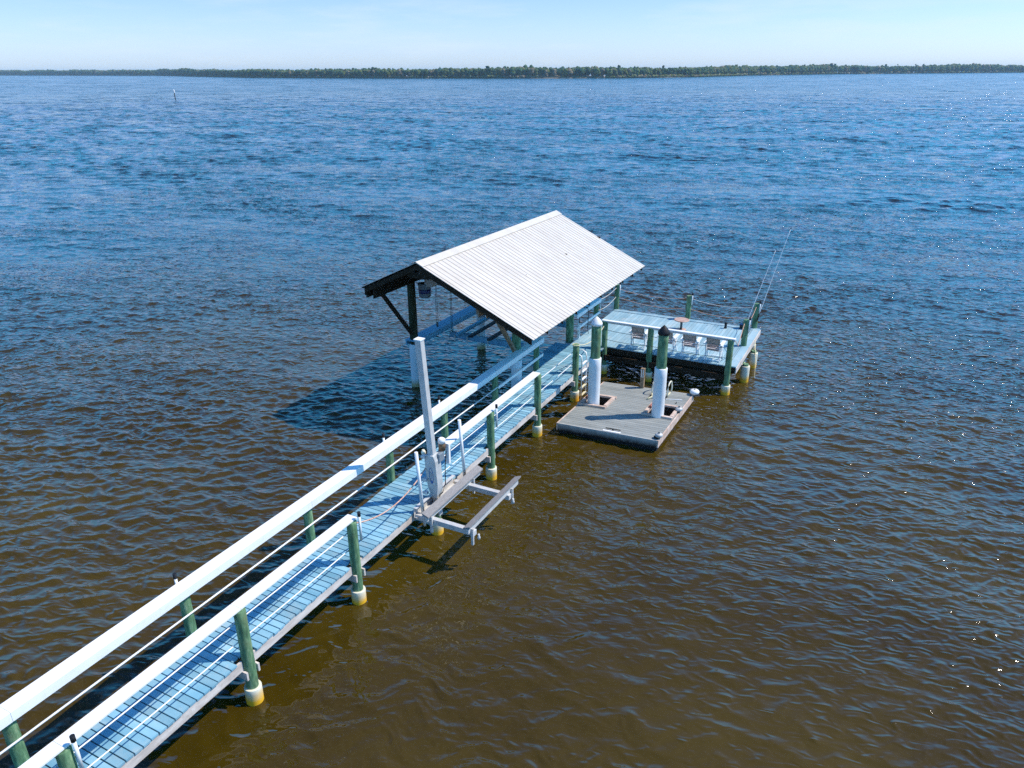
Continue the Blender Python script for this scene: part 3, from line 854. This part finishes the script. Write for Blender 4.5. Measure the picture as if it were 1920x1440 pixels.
# dock wheels / bumpers
for s, t_, q in ((0.985, 0.045, 0.72), (0.985, 0.585, 0.72), (1.005, 0.995, 1.0)):
    c0 = fp(s, t_, 0.50)
    mb = MB(); mb.lathe(c0, [(0.04 * q, -0.10 * q), (0.12 * q, -0.085 * q), (0.165 * q, -0.03 * q), (0.17 * q, 0.02 * q), (0.12 * q, 0.075 * q), (0.04 * q, 0.09 * q)], 18)
    o = mb.build('dock_bumper', M['plastic'] if q == 1 else M['galv'], fd)
    mb = MB(); mb.lathe(c0, [(0.035, -0.20), (0.035, 0.10)], 8); mb.build('bumper_bolt', M['wire'], o)
    mb = MB(); c1 = fp(s - 0.02, t_, 0.40); mb.lathe(c1, [(0.08, -0.012), (0.09, 0.04), (0.03, 0.05)], 10); mb.build('bumper_bracket', M['black'], o)
mb = MB(); fquad(mb, 0.46, 0.63, 0.008, 0.028, 0.388, 0.402); mb.build('edge_plate', M['white'], fd)
mb = MB()
c0 = fp(0.545, 0.045, 0.42); c1 = fp(0.475, 0.045, 0.43); c2 = fp(0.62, 0.045, 0.43)
mb.tube([c1, c2], 0.016, 8); mb.lathe(c0, [(0.03, -0.03), (0.02, 0.01)], 8)
mb.build('mooring_cleat', M['black'], fd)
for s, t_ in ((0.955, 0.12), (0.90, 0.75)):
    mb = MB(); c0 = fp(s, t_, 0.41); mb.tube([c0 + Vector((-.05, 0, 0.01)), c0 + Vector((.05, 0, 0.01))], 0.012, 6); mb.lathe(c0, [(0.015, -0.02), (0.012, 0.01)], 6)
    mb.build('mooring_cleat', M['black'], fd)
mb = MB(); mb.bar(fp(0.765, 0.80, 0.398), fp(0.93, 0.84, 0.398), 0.03, 0.02); mb.build('hand_line', M['white'], fd)
# stub post with two white strips
c0 = fp(0.44, 0.99, 0.39)
mb = MB(); mb.box(c0.x - .06, c0.x + .06, -c0.y - .07, -c0.y + .07, 0.30, 1.13); pst = mb.build('mooring_post', M['brown'], fd, bevel=0.006)
mb = MB()
for dv in (-.035, .035):
    mb.box(c0.x - .066, c0.x - .0605, -c0.y + dv - .014, -c0.y + dv + .014, 0.80, 1.10)
mb.build('reflector', M['white'], pst)
# folding swim ladder with hoop rails
mb = MB()
for s in (0.60, 0.765):
    pts = [fp(s, 0.86, 0.40)] + [fp(s, 0.86 + 0.065 * (1 - math.cos(a)), 0.52 + 0.30 * math.sin(a) + .05) for a in [i * math.pi / 8 for i in range(9)]] + [fp(s, 0.985, 0.40)]
    mb.tube(pts, 0.024, 8)
lad = mb.build('ladder_hoops', M['sleeve'], fd)
mb = MB()
for t_ in (0.79, 0.84):
    mb.bar(fp(0.60, t_, 0.405), fp(0.765, t_, 0.405), 0.05, 0.03)
for s in (0.60, 0.765):
    mb.tube([fp(s, 0.76, 0.41), fp(s, 0.90, 0.41)], 0.02, 8)
mb.build('ladder_steps', M['black'], fd)
mb = MB(); mb.tube([fp(0.60, 0.86, 0.44), fp(0.63, 0.80, 0.43), fp(0.60, 0.74, 0.42)], 0.03, 8); mb.tube([fp(0.765, 0.94, 0.43), fp(0.765, 0.86, 0.43)], 0.028, 8)
mb.build('ladder_rails', M['rope_yellow'], fd)

# ================================================================== PERSONAL WATERCRAFT LIFT
lf = thing('jet_ski_lift', 'grey aluminium jet ski lift with tall square mast on the walkway edge', 'boat lift', 13.4, -9.05, 0)
mb = MB(); mb.bar(P(13.52, -9.05, 0.55), P(13.08, -9.05, 5.36), 0.16, 0.16, up=Vector((0, 1, 0)))
mb.build('mast', M['alu'], lf, bevel=0.012)
mb = MB(); a = P(13.08, -9.05, 5.362); mb.box(12.985, 13.175, -9.145, -8.955, 5.362, 5.385); mb.build('mast_cap', M['white'], lf)
# lift carriage housing round the mast
def housing():
    mb = MB()
    prof = [(0.085, 1.12), (0.14, 1.42), (0.155, 1.55), (0.155, 2.20), (0.11, 2.36)]
    rings = []
    for hw, z in prof:
        uc = 13.52 - 0.44 * (z - 0.55) / 4.81
        rings.append([mb.bm.verts.new(P(uc - 0.13, -9.05 - hw, z)), mb.bm.verts.new(P(uc + 0.12, -9.05 - hw, z)),
                      mb.bm.verts.new(P(uc + 0.12, -9.05 + hw, z)), mb.bm.verts.new(P(uc - 0.13, -9.05 + hw, z))])
    for r0, r1 in zip(rings[:-1], rings[1:]):
        for j in range(4):
            mb.bm.faces.new([r0[j], r0[(j + 1) % 4], r1[(j + 1) % 4], r1[j]])
    mb.bm.faces.new(rings[0][::-1]); mb.bm.faces.new(rings[-1])
    h = mb.build('carriage_housing', M['galv'], lf, bevel=0.012)
    # oval badge: blue ring, blue script, dark foot
    mb = MB()
    zc = 1.78; uc = lambda z: 13.52 - 0.44 * (z - 0.55) / 4.81 - 0.134
    pts = [P(uc(zc + .23 * math.sin(t)), -9.05 + 0.052 * math.cos(t), zc + 0.23 * math.sin(t)) for t in [i * 2 * math.pi / 28 for i in range(29)]]
    mb.tube(pts, 0.006, 5, caps=False)
    for dz, w in ((0.10, .03), (0.055, .022), (0.01, .03), (-0.035, .02), (-0.08, .028)):
        mb.tube([P(uc(zc + dz) - .002, -9.05 - w / 2, zc + dz - .012), P(uc(zc + dz) - .002, -9.05 + w / 2, zc + dz + .012)], 0.005, 5)
    mb.bar(P(uc(zc - .16) + .001, -9.05, zc - .14), P(uc(zc - .2) + .001, -9.05, zc - .215), 0.05, 0.008, up=Vector((1, 0, 0)))
    mb.build('badge', M['blue_mark'], h)
housing()
mb = MB(); mb.lathe(P(13.62, -8.93, 0), [(0.085, 2.36), (0.085, 2.60), (0.06, 2.63)], 20); o = mb.build('winch_motor', M['rust'], lf)
mb = MB(); mb.lathe(P(13.62, -8.93, 0), [(0.093, 2.56), (0.093, 2.655), (0.05, 2.69)], 20); mb.build('motor_cap', M['white'], o)
mb = MB(); mb.box(13.38, 13.62, -9.02, -8.86, 2.12, 2.355); mb.build('gearbox', M['bucket'], lf, bevel=0.02)
mb = MB(); mb.box(13.72, 13.80, -8.90, -8.80, 1.95, 2.50); mb.build('limit_switch_box', M['white'], lf, bevel=0.008)
mb = MB(); mb.tube([P(13.70, -8.87, 2.30), P(13.62, -8.86, 1.9), P(13.60, -8.86, 1.45), P(13.52, -8.90, 1.22), P(13.42, -8.98, 1.16), P(13.35, -9.12, 1.25), P(13.33, -9.2, 1.5)], 0.013, 6); mb.build('power_cable', M['black'], lf)
for z in (1.25, 1.62, 2.25):
    mb = MB(); mb.box(13.20, 13.30, -9.27, -9.16, z, z + 0.07); mb.tube([P(13.25, -9.30, z + .035), P(13.25, -9.16, z + .035)], 0.02, 8); mb.build('bracket', M['alu'], lf)
mb = MB(); mb.lathe(P(13.36, -9.30, 0), [(0.05, 2.28), (0.06, 2.34), (0.03, 2.40)], 12); mb.build('pulley', M['sleeve'], lf)
# carrier
mb = MB()
mb.box(12.62, 14.42, -9.17, -9.155, 0.93, 1.20); mb.box(12.62, 14.42, -9.154, -9.08, 0.93, 0.945); mb.box(12.62, 14.42, -9.154, -9.08, 1.186, 1.20)
mb.build('carrier_channel', M['alu'], lf)
for u in (12.66, 14.44):
    mb = MB(); mb.box(u, u + 0.13, -9.15, -7.52, 0.86, 1.0); mb.build('carrier_arm', M['alu'], lf, bevel=0.006)
for v, tilt in ((-8.73, 1), (-7.60, -1)):
    mb = MB(); mb.box(12.50, 15.06, v - 0.03, v + 0.03, 1.003, 1.13); b_ = mb.build('bunk', M['alu'], lf, bevel=0.004)
    mb = MB(); mb.hexa([P(12.46, v - .09, 1.133 + .035 * tilt + .035), P(15.10, v - .09, 1.133 + .035 * tilt + .035), P(15.10, v + .09, 1.133 - .035 * tilt + .035), P(12.46, v + .09, 1.133 - .035 * tilt + .035),
                        P(12.46, v - .09, 1.175 + .035 * tilt + .035), P(15.10, v - .09, 1.175 + .035 * tilt + .035), P(15.10, v + .09, 1.175 - .035 * tilt + .035), P(12.46, v + .09, 1.175 - .035 * tilt + .035)])
    mb.build('bunk_carpet', M['carpet'], b_)
    for u in (12.60, 14.62):
        mb = MB(); mb.box(u, u + 0.05, v + 0.032, v + 0.09, 0.66, 1.10); mb.build('bunk_bracket', M['alu'], b_)
for u in (12.78, 14.55):
    mb = MB(); mb.lathe(P(u, -7.46, 0), [(0.035, 0.74), (0.04, 0.80), (0.025, 0.82), (0.025, 0.88)], 12); mb.build('roller_foot', M['galv'], lf)
for (u0, u1) in ((12.84, 12.70), (14.84, 14.66)):
    mb = MB(); mb.tube([P(u0, -9.02, 0.62), P(u0 + (u1 - u0) * .15, -9.03, 0.98)], 0.035, 10); mb.tube([P(u0 + (u1 - u0) * .15, -9.03, 0.9), P(u1, -9.05, 2.70)], 0.042, 12)
    mb.build('guide_post', M['sleeve_clean'], lf)

# ================================================================== BOATHOUSE
bh = thing('boathouse', 'open boathouse with white ribbed metal gable roof on four green piles', 'boathouse', 24, -12.9, 0)
UG0, UG1 = 18.73, 29.32
def roof_z(v, u):   # top surface height
    t = (u - UG0) / (UG1 - UG0)
    zr = 5.47 - 0.07 * t
    if v > -12.93:
        ze = 3.59 - 0.11 * t; return zr + (ze - zr) * (v + 12.93) / (4.02)
    ze = 4.42 - 0.10 * t; return zr + (ze - zr) * (-12.93 - v) / (2.22)
for (v0, v1, side) in ((-12.93, -8.91, 0), (-12.93, -15.15, 1)):
    mb = MB()
    # ribbed panel: profile across u, extruded down the slope
    us = []; hs = []
    step = 0.24
    n = int(round((UG1 - UG0) / step))
    for i in range(n):
        a = UG0 + (UG1 - UG0) * i / n; w = (UG1 - UG0) / n
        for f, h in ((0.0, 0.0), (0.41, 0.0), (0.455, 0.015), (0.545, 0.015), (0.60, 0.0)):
            us.append(a + w * f); hs.append(h)
    us.append(UG1); hs.append(0.0)
    nv = 6
    grid = []
    for layer in (0, 1):
        rows = []
        for j in range(nv + 1):
            v = v0 + (v1 - v0) * j / nv
            rows.append([mb.bm.verts.new(P(u, v, roof_z(v, u) + h - 0.012 * layer)) for u, h in zip(us, hs)])
        grid.append(rows)
    for layer in (0, 1):
        for j in range(nv):
            for i in range(len(us) - 1):
                f_ = mb.bm.faces.new([grid[layer][j][i], grid[layer][j][i + 1], grid[layer][j + 1][i + 1], grid[layer][j + 1][i]])
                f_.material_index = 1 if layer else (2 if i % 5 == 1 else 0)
    for j in (0, nv):
        for i in range(len(us) - 1):
            mb.bm.faces.new([grid[0][j][i], grid[0][j][i + 1], grid[1][j][i + 1], grid[1][j][i]])
    for i in (0, len(us) - 1):
        for j in range(nv):
            mb.bm.faces.new([grid[0][j][i], grid[0][j + 1][i], grid[1][j + 1][i], grid[1][j][i]])
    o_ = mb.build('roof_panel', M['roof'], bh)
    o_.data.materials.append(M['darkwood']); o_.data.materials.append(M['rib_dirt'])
# ridge cap
mb = MB()
for sgn in (1, -1):
    v1 = -12.93 + sgn * 0.26
    z0a, z0b = roof_z(-12.93, UG0) + .035, roof_z(-12.93, UG1) + .035
    z1a, z1b = roof_z(v1, UG0) + .028, roof_z(v1, UG1) + .028
    mb.hexa([P(UG0 - .02, -12.93, z0a - .006), P(UG1 + .02, -12.93, z0b - .006), P(UG1 + .02, v1, z1b - .006), P(UG0 - .02, v1, z1a - .006),
             P(UG0 - .02, -12.93, z0a), P(UG1 + .02, -12.93, z0b), P(UG1 + .02, v1, z1b), P(UG0 - .02, v1, z1a)])
mb.build('ridge_cap', M['roof'], bh)
# rafters and purlins
for k, u in enumerate(np.linspace(UG0 + 0.06, UG1 - 0.06, 10)):
    mb = MB()
    for v0, v1 in ((-12.93, -9.0), (-12.93, -15.0)):
        h = 0.17
        a0, a1 = roof_z(v0, u) - 0.065, roof_z(v1, u) - 0.065
        mb.hexa([P(u - .02, v0, a0 - h), P(u + .02, v0, a0 - h), P(u + .02, v1, a1 - h), P(u - .02, v1, a1 - h),
                 P(u - .02, v0, a0), P(u + .02, v0, a0), P(u + .02, v1, a1), P(u - .02, v1, a1)])
    if k in (3, 6, 9):
        mb.box(u + 0.022, u + 0.06, -14.6, -10.9, 4.33, 4.50)
    if k in (0, 3, 6, 9):
        mb.box(u + 0.022, u + 0.06, -13.3, -12.56, 4.95, 5.12)
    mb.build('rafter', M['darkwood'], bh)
mb = MB()
for v in list(np.arange(-12.75, -8.95, 0.62)) + [-9.0] + list(np.arange(-13.15, -15.1, -0.62)) + [-15.05]:
    mb.bar(P(UG0 + .01, v, roof_z(v, UG0) - 0.041), P(UG1 - .01, v, roof_z(v, UG1) - 0.041), 0.085, 0.04)
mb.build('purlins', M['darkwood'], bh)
# main beams along the eaves with blocking
for v, zt in ((-15.03, 4.37), (-10.80, 4.30)):
    mb = MB()
    for dv in (-0.14, 0.14):
        mb.box(19.05, 29.0, v + dv - 0.022, v + dv + 0.022, zt - 0.38, zt)
    for u in np.arange(19.05, 21.3, 0.62):
        mb.box(u, u + 0.10, v + .1621 + .001, v + .215, zt - .30, zt + .06); mb.box(u, u + 0.10, v - .215, v - .163, zt - .30, zt + .06)
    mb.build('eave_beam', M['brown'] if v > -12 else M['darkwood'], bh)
posts = [(21.40, -15.03, 4.1, 1.66), (21.40, -10.82, 4.1, 1.74), (26.05, -14.85, 4.1, 1.66), (25.95, -10.76, 4.1, 0.95)]
for u, v, zt, zs in posts:
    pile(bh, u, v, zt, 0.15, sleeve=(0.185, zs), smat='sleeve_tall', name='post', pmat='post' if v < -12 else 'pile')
for u, v, d in ((21.40, -15.03, -1), (21.40, -10.82, -1), (26.0, -14.9, 1), (26.0, -10.80, 1)):
    mb = MB(); mb.bar(P(u + d * .10, v, 2.05), P(u + d * 1.75, v, 4.02), 0.09, 0.14, up=Vector((0, 1, 0)))
    mb.build('brace', M['brown'] if v > -12 else M['darkwood'], bh)  # left braces take the darker wood, roof shade put into the tone
# catwalk on the outer side
mb = MB(); planks(mb, 'u', -15.28, -14.80, 21.18, 28.9, 1.80, 1.84, 0.145, 0.012); mb.build('catwalk', M['slip_blue'], bh)
mb = MB(); mb.box(21.2, 28.9, -14.85, -14.81, 1.62, 1.795); mb.box(21.2, 28.9, -15.27, -15.23, 1.62, 1.795); mb.build('catwalk_joist', M['slip_blue'], bh)
# hoist drive pipe under the beams
for v in (-14.6, -11.2):
    mb = MB(); mb.tube([P(20.9, v, 4.38), P(27.2, v, 4.38)], 0.035, 10); mb.build('hoist_pipe', M['galv'], bh)
mb = MB(); mb.box(20.95, 21.35, -14.15, -13.85, 4.02, 4.30); mb.tube([P(21.1, -13.7, 4.15), P(21.1, -13.3, 4.1)], 0.06, 10)
mb.build('hoist_gearbox', M['galv'], bh)
t = thing('bucket', 'grey upturned bucket with navy band hung over the hoist motor', 'bucket', 21.05, -14.25, 3.6)
mb = MB(); mb.lathe(P(21.1, -14.25, 0), [(0.17, 3.60), (0.205, 3.64), (0.225, 4.04), (0.235, 4.06), (0.235, 4.09), (0.20, 4.10)], 26); mb.build('bucket_body', M['bucket'], t)
mb = MB(); mb.lathe(P(21.1, -14.25, 0), [(0.2135, 3.76), (0.219, 3.80), (0.2235, 3.90), (0.22, 3.901)], 26); mb.build('label_band', M['navy'], t)
mb = MB(); mb.tube([P(21.1, -14.25 + 0.235 * math.cos(a), 4.07 + 0.2 * math.sin(a)) for a in [i * math.pi / 8 for i in range(9)]], 0.008, 6); mb.build('handle', M['wire'], t)

# boat cradle hanging in the slip
cr = thing('boat_cradle', 'boat lift cradle of two cross beams and carpeted bunks slung under the boathouse roof', 'boat lift', 24, -13, 1.4)
for u in (23.35, 26.4):
    mb = MB()
    mb.box(u - .045, u + .045, -14.72, -11.12, 1.36, 1.375); mb.box(u - .045, u + .045, -14.72, -11.12, 1.575, 1.59); mb.box(u - .008, u + .008, -14.72, -11.12, 1.376, 1.574)
    mb.build('cradle_beam', M['slip_blue'], cr)
    for v in (-14.60, -11.22):
        mb = MB()
        for d in (-.05, .05):
            mb.tube([P(u + d, v, 1.72), P(u + d * .6, v, 4.36)], 0.011, 6)
        mb.build('lift_cable', M['steel_cable'], cr)
        mb = MB(); mb.box(u - .09, u + .09, v - .02, v + .02, 1.592, 1.74); mb.tube([P(u, v - .04, 1.69), P(u, v + .04, 1.69)], 0.06, 12); mb.build('pulley_block', M['galv'], cr)
mb = MB(); mb.tube([P(22.0, -14.42, 2.35), P(22.05, -14.42, 4.2)], 0.009, 6); mb.tube([P(22.12, -14.42, 2.35), P(22.1, -14.42, 4.2)], 0.009, 6); mb.lathe(P(22.06, -14.42, 0), [(0.03, 2.20), (0.05, 2.3), (0.02, 2.38)], 10)
mb.build('lift_cable', M['wire'], cr)
for v in (-14.1, -12.05):
    mb = MB(); mb.box(22.9, 27.1, v - .06, v + .06, 1.60, 1.72); b_ = mb.build('bunk', M['slip_blue'], cr, bevel=0.005)
for v in (-13.42, -12.62):
    mb = MB(); mb.box(22.7, 27.3, v - .08, v + .08, 1.72, 1.80); b_ = mb.build('bunk', M['carpet_black'], cr, bevel=0.012)
    for u in (23.35, 26.4):
        mb = MB(); mb.box(u - .04, u + .04, v - .04, v + .04, 1.592, 1.718); mb.build('bunk_bracket', M['galv'], b_)
for v in (-14.45, -13.9, -13.0, -11.7):
    mb = MB(); mb.box(23.29, 23.30, v - .03, v + .03, 1.22, 1.5); mb.build('hanger_plate', M['galv'], cr)
# hose / strap over the far rail
rope_thing('black strap looped over the blue shaded rail by the boathouse', [P(27.0, -10.80, 1.3), P(27.0, -10.76, 2.1), P(27.0, -10.72, 2.125), P(27.0, -10.46, 2.125), P(27.0, -10.40, 2.0), P(26.9, -10.38, 1.3), P(26.8, -10.3, 1.1)], 0.014, M['black'], 'strap', name='strap')

# ================================================================== CHANNEL MARKER
t = thing('channel_marker', 'lone dark channel marker pile with white top far out in the water', 'channel marker', 240.6, -286.4, 0)
mb = MB(); mb.lathe(P(240.6, -286.4, 0), [(0.2, -2), (0.19, 0), (0.18, 2.4)], 14); mb.build('marker_pile', M['darkwood'], t)
mb = MB(); mb.lathe(P(240.6, -286.4, 0), [(0.25, 2.35), (0.36, 2.5), (0.25, 3.2), (0.06, 4.0)], 14); mb.build('marker_top', M['white'], t)

# ================================================================== FAR SHORE
SHORE = [(1964, -3330), (1710, -2086), (1112, -1101), (1045, -763), (1061, -543), (1107, -402), (1275, -329), (1614, -311), (2015, -194), (2293, 16), (2633, 241)]
def ext(a, b, d):
    k = math.hypot(a[0] - b[0], a[1] - b[1]); return (a[0] + (a[0] - b[0]) * d / k, a[1] + (a[1] - b[1]) * d / k)
SH = [ext(SHORE[0], SHORE[1], 500)] + SHORE + [ext(SHORE[-1], SHORE[-2], 900)]
def shore_mesh():
    bm = bmesh.new()
    front = []; mid = []; back = []
    pts = []
    for a, b in zip(SH[:-1], SH[1:]):
        n = max(1, int(math.hypot(b[0] - a[0], b[1] - a[1]) / 25))
        for i in range(n): pts.append((a[0] + (b[0] - a[0]) * i / n, a[1] + (b[1] - a[1]) * i / n))
    pts.append(SH[-1])
    for (u, v) in pts:
        k = math.hypot(u, v); du, dv = u / k, v / k
        w = 2 * math.sin(u * .05) + 1.5 * math.sin(v * .031 + 1)
        front.append(bm.verts.new(P(u + du * w, v + dv * w, -1.0)))
        mid.append(bm.verts.new(P(u + du * (w + 8), v + dv * (w + 8), 0.55 + .25 * math.sin(u * .02 + v * .03))))
        back.append(bm.verts.new(P(u + du * 300, v + dv * 300, 2.0)))
    for i in range(len(pts) - 1):
        bm.faces.new([front[i], front[i + 1], mid[i + 1], mid[i]])
        bm.faces.new([mid[i], mid[i + 1], back[i + 1], back[i]])
    me = bpy.data.meshes.new('far_shore'); bm.to_mesh(me); bm.free(); me.materials.append(M['sand'])
    o = bpy.data.objects.new('far_shore', me); col.objects.link(o)
    tag(o, 'low sandy far shore under the distant tree line', kind='structure')
    return pts
shore_pts = shore_mesh()

def foliage_mat():
    mt, nt, b = newmat('distant_foliage')
    at = N(nt, "ShaderNodeVertexColor"); at.layer_name = 'tint'
    nz = N(nt, "ShaderNodeTexNoise"); nz.inputs["Scale"].default_value = 0.9; nz.inputs["Detail"].default_value = 5
    geo = N(nt, "ShaderNodeNewGeometry"); nt.links.new(geo.outputs["Position"], nz.inputs[0])
    mr = N(nt, "ShaderNodeMapRange"); mr.inputs[1].default_value = .35; mr.inputs[2].default_value = .65; mr.inputs[3].default_value = .55; mr.inputs[4].default_value = 1.45
    nt.links.new(nz.outputs[0], mr.inputs[0])
    vm = N(nt, "ShaderNodeVectorMath", operation='SCALE'); nt.links.new(at.outputs[0], vm.inputs[0]); nt.links.new(mr.outputs[0], vm.inputs["Scale"])
    nt.links.new(vm.outputs[0], b.inputs["Base Color"])
    b.inputs["Roughness"].default_value = 0.9; b.inputs["Specular IOR Level"].default_value = 0.1
    return mt
M['foliage'] = foliage_mat()
M['trunk'] = mat('pine_trunk', (0.16, 0.11, 0.08), (0.26, 0.20, 0.16), 0.9, 1.0)

bmi = bmesh.new(); bmesh.ops.create_icosphere(bmi, subdivisions=2, radius=1.0)
ICO_V = np.array([v.co[:] for v in bmi.verts]); ICO_F = np.array([[v.index for v in f.verts] for f in bmi.faces]); bmi.free()
TINTS = [(0.034, 0.074, 0.034), (0.050, 0.092, 0.038), (0.080, 0.108, 0.036), (0.100, 0.115, 0.050), (0.150, 0.125, 0.075), (0.030, 0.072, 0.046)]
def blob_cloud(items, name, parent=None):
    """items: (x,y,z,rx,rz,tint) lumpy leaf clumps joined in one mesh"""
    nv = len(ICO_V); nf = len(ICO_F); n = len(items)
    co = np.empty((n * nv, 3), np.float32); fa = np.empty((n * nf, 3), np.int32); tc = np.empty((n * nv, 4), np.float32)
    for i, (x, y, z, rx, rz, tint) in enumerate(items):
        p = ICO_V * (1 + rng.uniform(-0.30, 0.28, (nv, 1)))
        p = p * [rx, rx, rz] + [x, y, z]
        co[i * nv:(i + 1) * nv] = p
        fa[i * nf:(i + 1) * nf] = ICO_F + i * nv
        tc[i * nv:(i + 1) * nv] = (*tint, 1)
    me = bpy.data.meshes.new(name)
    me.vertices.add(len(co)); me.vertices.foreach_set("co", co.ravel())
    me.loops.add(fa.size); me.loops.foreach_set("vertex_index", fa.ravel())
    me.polygons.add(len(fa)); me.polygons.foreach_set("loop_start", (np.arange(len(fa)) * 3).astype(np.int32))
    me.update(calc_edges=True)
    ca = me.color_attributes.new('tint', 'FLOAT_COLOR', 'POINT'); ca.data.foreach_set("color", tc.ravel())
    me.materials.append(M['foliage'])
    o = bpy.data.objects.new(name, me); col.objects.link(o)
    if parent is not None:
        o.parent = parent; o.matrix_parent_inverse = Matrix.Translation(-parent.location)
    return o

# required tree height (m) per shore point from how tall the wood stands in the photograph
HTS = [19, 19, 19, 14.5, 14, 15, 15.5, 16, 18, 19, 20, 21, 21]
def wood():
    items = []
    for k, (a, b) in enumerate(zip(SH[:-1], SH[1:])):
        L = math.hypot(b[0] - a[0], b[1] - a[1])
        D = math.hypot((a[0] + b[0]) / 2, (a[1] + b[1]) / 2)
        h0, h1 = HTS[k], HTS[k + 1]
        sp = 3.2 if D < 1700 else 5.5
        n = int(L / sp)
        for i in range(n):
            t = (i + rng.uniform()) / n
            u = a[0] + (b[0] - a[0]) * t; v = a[1] + (b[1] - a[1]) * t
            kk = math.hypot(u, v); du, dv = u / kk, v / kk
            hh = (h0 + (h1 - h0) * t)
            grp = math.sin(u * .013 + 1) + math.sin(v * .021) + .6 * math.sin((u + v) * .05)
            for row in range(3):
                off = 12 + row * 16 + rng.uniform(-5, 6)
                h = hh * (0.84 + 0.055 * row + 0.055 * grp * (0.5 + .5 * row / 2) + rng.normal() * 0.055)
                x, y = u + du * off, v + dv * off
                pine = rng.uniform() < 0.68
                tint = np.array(TINTS[rng.integers(0, 3)] if pine else TINTS[rng.integers(2, 6)]) * rng.uniform(.8, 1.25)
                rx = rng.uniform(2.2, 4.0) * (1.0 if D < 1700 else 1.4)
                rz = h * rng.uniform(.20, .30)
                items.append((x, -y, h - rz, rx, rz, tint))
                if row < 2:
                    items.append((x + rng.uniform(-2, 2), -y + rng.uniform(-2, 2), h * .50, rx * 1.05, h * .28, np.array(tint) * .9))
            # brush at the waterline
            tint = np.array(TINTS[rng.integers(2, 5)]) * rng.uniform(.8, 1.3)
            hb = rng.uniform(1.4, 3.2) + (1.5 if D < 1500 else 2.5)
            items.append((u + du * 9, -(v + dv * 9), hb * .45, rng.uniform(2.2, 4.0), hb * .62, tint))
    return items
o = blob_cloud(wood(), 'far_wood')
tag(o, 'distant wood of pines and brush along the whole far shore', 'wood', kind='stuff')

def tall_pine(u, v, h, label, w=1.0):
    kk = math.hypot(u, v); u += u / kk * 14; v += v / kk * 14
    t = thing('pine_tree', label, 'tree', u, v, 0.5, 'tall pines standing above the far wood')
    mb = MB(); mb.lathe(P(u, v, 0.5), [(0.35, 0), (0.22, h * .6), (0.08, h * .93)], 7); mb.build('trunk', M['trunk'], t)
    its = []
    for i in range(16):
        f = rng.uniform(.62, 1.0)
        r = (1.06 - f) * 5.2 * w + 1.0
        a = rng.uniform(0, 6.28)
        its.append((u + math.cos(a) * r * .6, -v + math.sin(a) * r * .6, .5 + h * f - .6, rng.uniform(1.2, 2.1) * w, rng.uniform(.8, 1.3), np.array(TINTS[rng.integers(0, 3)]) * rng.uniform(.7, 1.1)))
    blob_cloud(its, 'crown', t)
def on_shore(px, k):
    """point on shore segment k (index in SHORE) at fraction px"""
    a, b = SHORE[k], SHORE[k + 1]; return a[0] + (b[0] - a[0]) * px, a[1] + (b[1] - a[1]) * px
PINES = [
    (7, .97, 23.5, 1.9, 'broad dark pine, tallest crown on the far shore right of centre'),
    (7, .62, 20, .8, 'thin pine poking up just left of the broad dark one'),
    (8, .50, 21, 1.1, 'flat topped pine, first of the thin ones far to the right'),
    (8, .62, 21.5, .7, 'slender pine with a small round crown far to the right'),
    (8, .80, 21, .8, 'slender leaning pine in the middle of the thin ones far to the right'),
    (8, .88, 21.5, .8, 'slender pine, last of the thin ones far to the right'),
    (3, .82, 16.8, 1.3, 'rounded tree standing above the wood just left of centre'),
    (2, .93, 16, 1.3, 'rounded tree in a taller clump left of centre'),
    (5, .06, 17, .8, 'narrow pointed pine above the wood right of the roof peak'),
    (5, .60, 16.6, .8, 'narrow pine above the wood well right of the roof peak'),
]
for k, f, h, w, lb in PINES:
    u, v = on_shore(f, k); tall_pine(u, v, h, lb, w)

# ================================================================== HAZE
def haze(density):
    bm = bmesh.new(); bmesh.ops.create_cube(bm, size=1.0)
    for v in bm.verts: v.co = Vector((v.co.x * 11600, v.co.y * 11600, -3 + (v.co.z + .5) * 31))
    me = bpy.data.meshes.new('haze'); bm.to_mesh(me); bm.free()
    mt = bpy.data.materials.new('haze'); mt.use_nodes = True; nt = mt.node_tree
    nt.nodes.remove(nt.nodes["Principled BSDF"])
    pv = nt.nodes.new("ShaderNodeVolumePrincipled"); pv.inputs["Color"].default_value = (0.60, 0.84, 1.0, 1); pv.inputs["Density"].default_value = density
    nt.links.new(pv.outputs[0], nt.nodes["Material Output"].inputs["Volume"])
    me.materials.append(mt); o = bpy.data.objects.new('haze', me); col.objects.link(o)
    tag(o, 'thin blue haze over the open water', kind='stuff')
haze(0.00010)
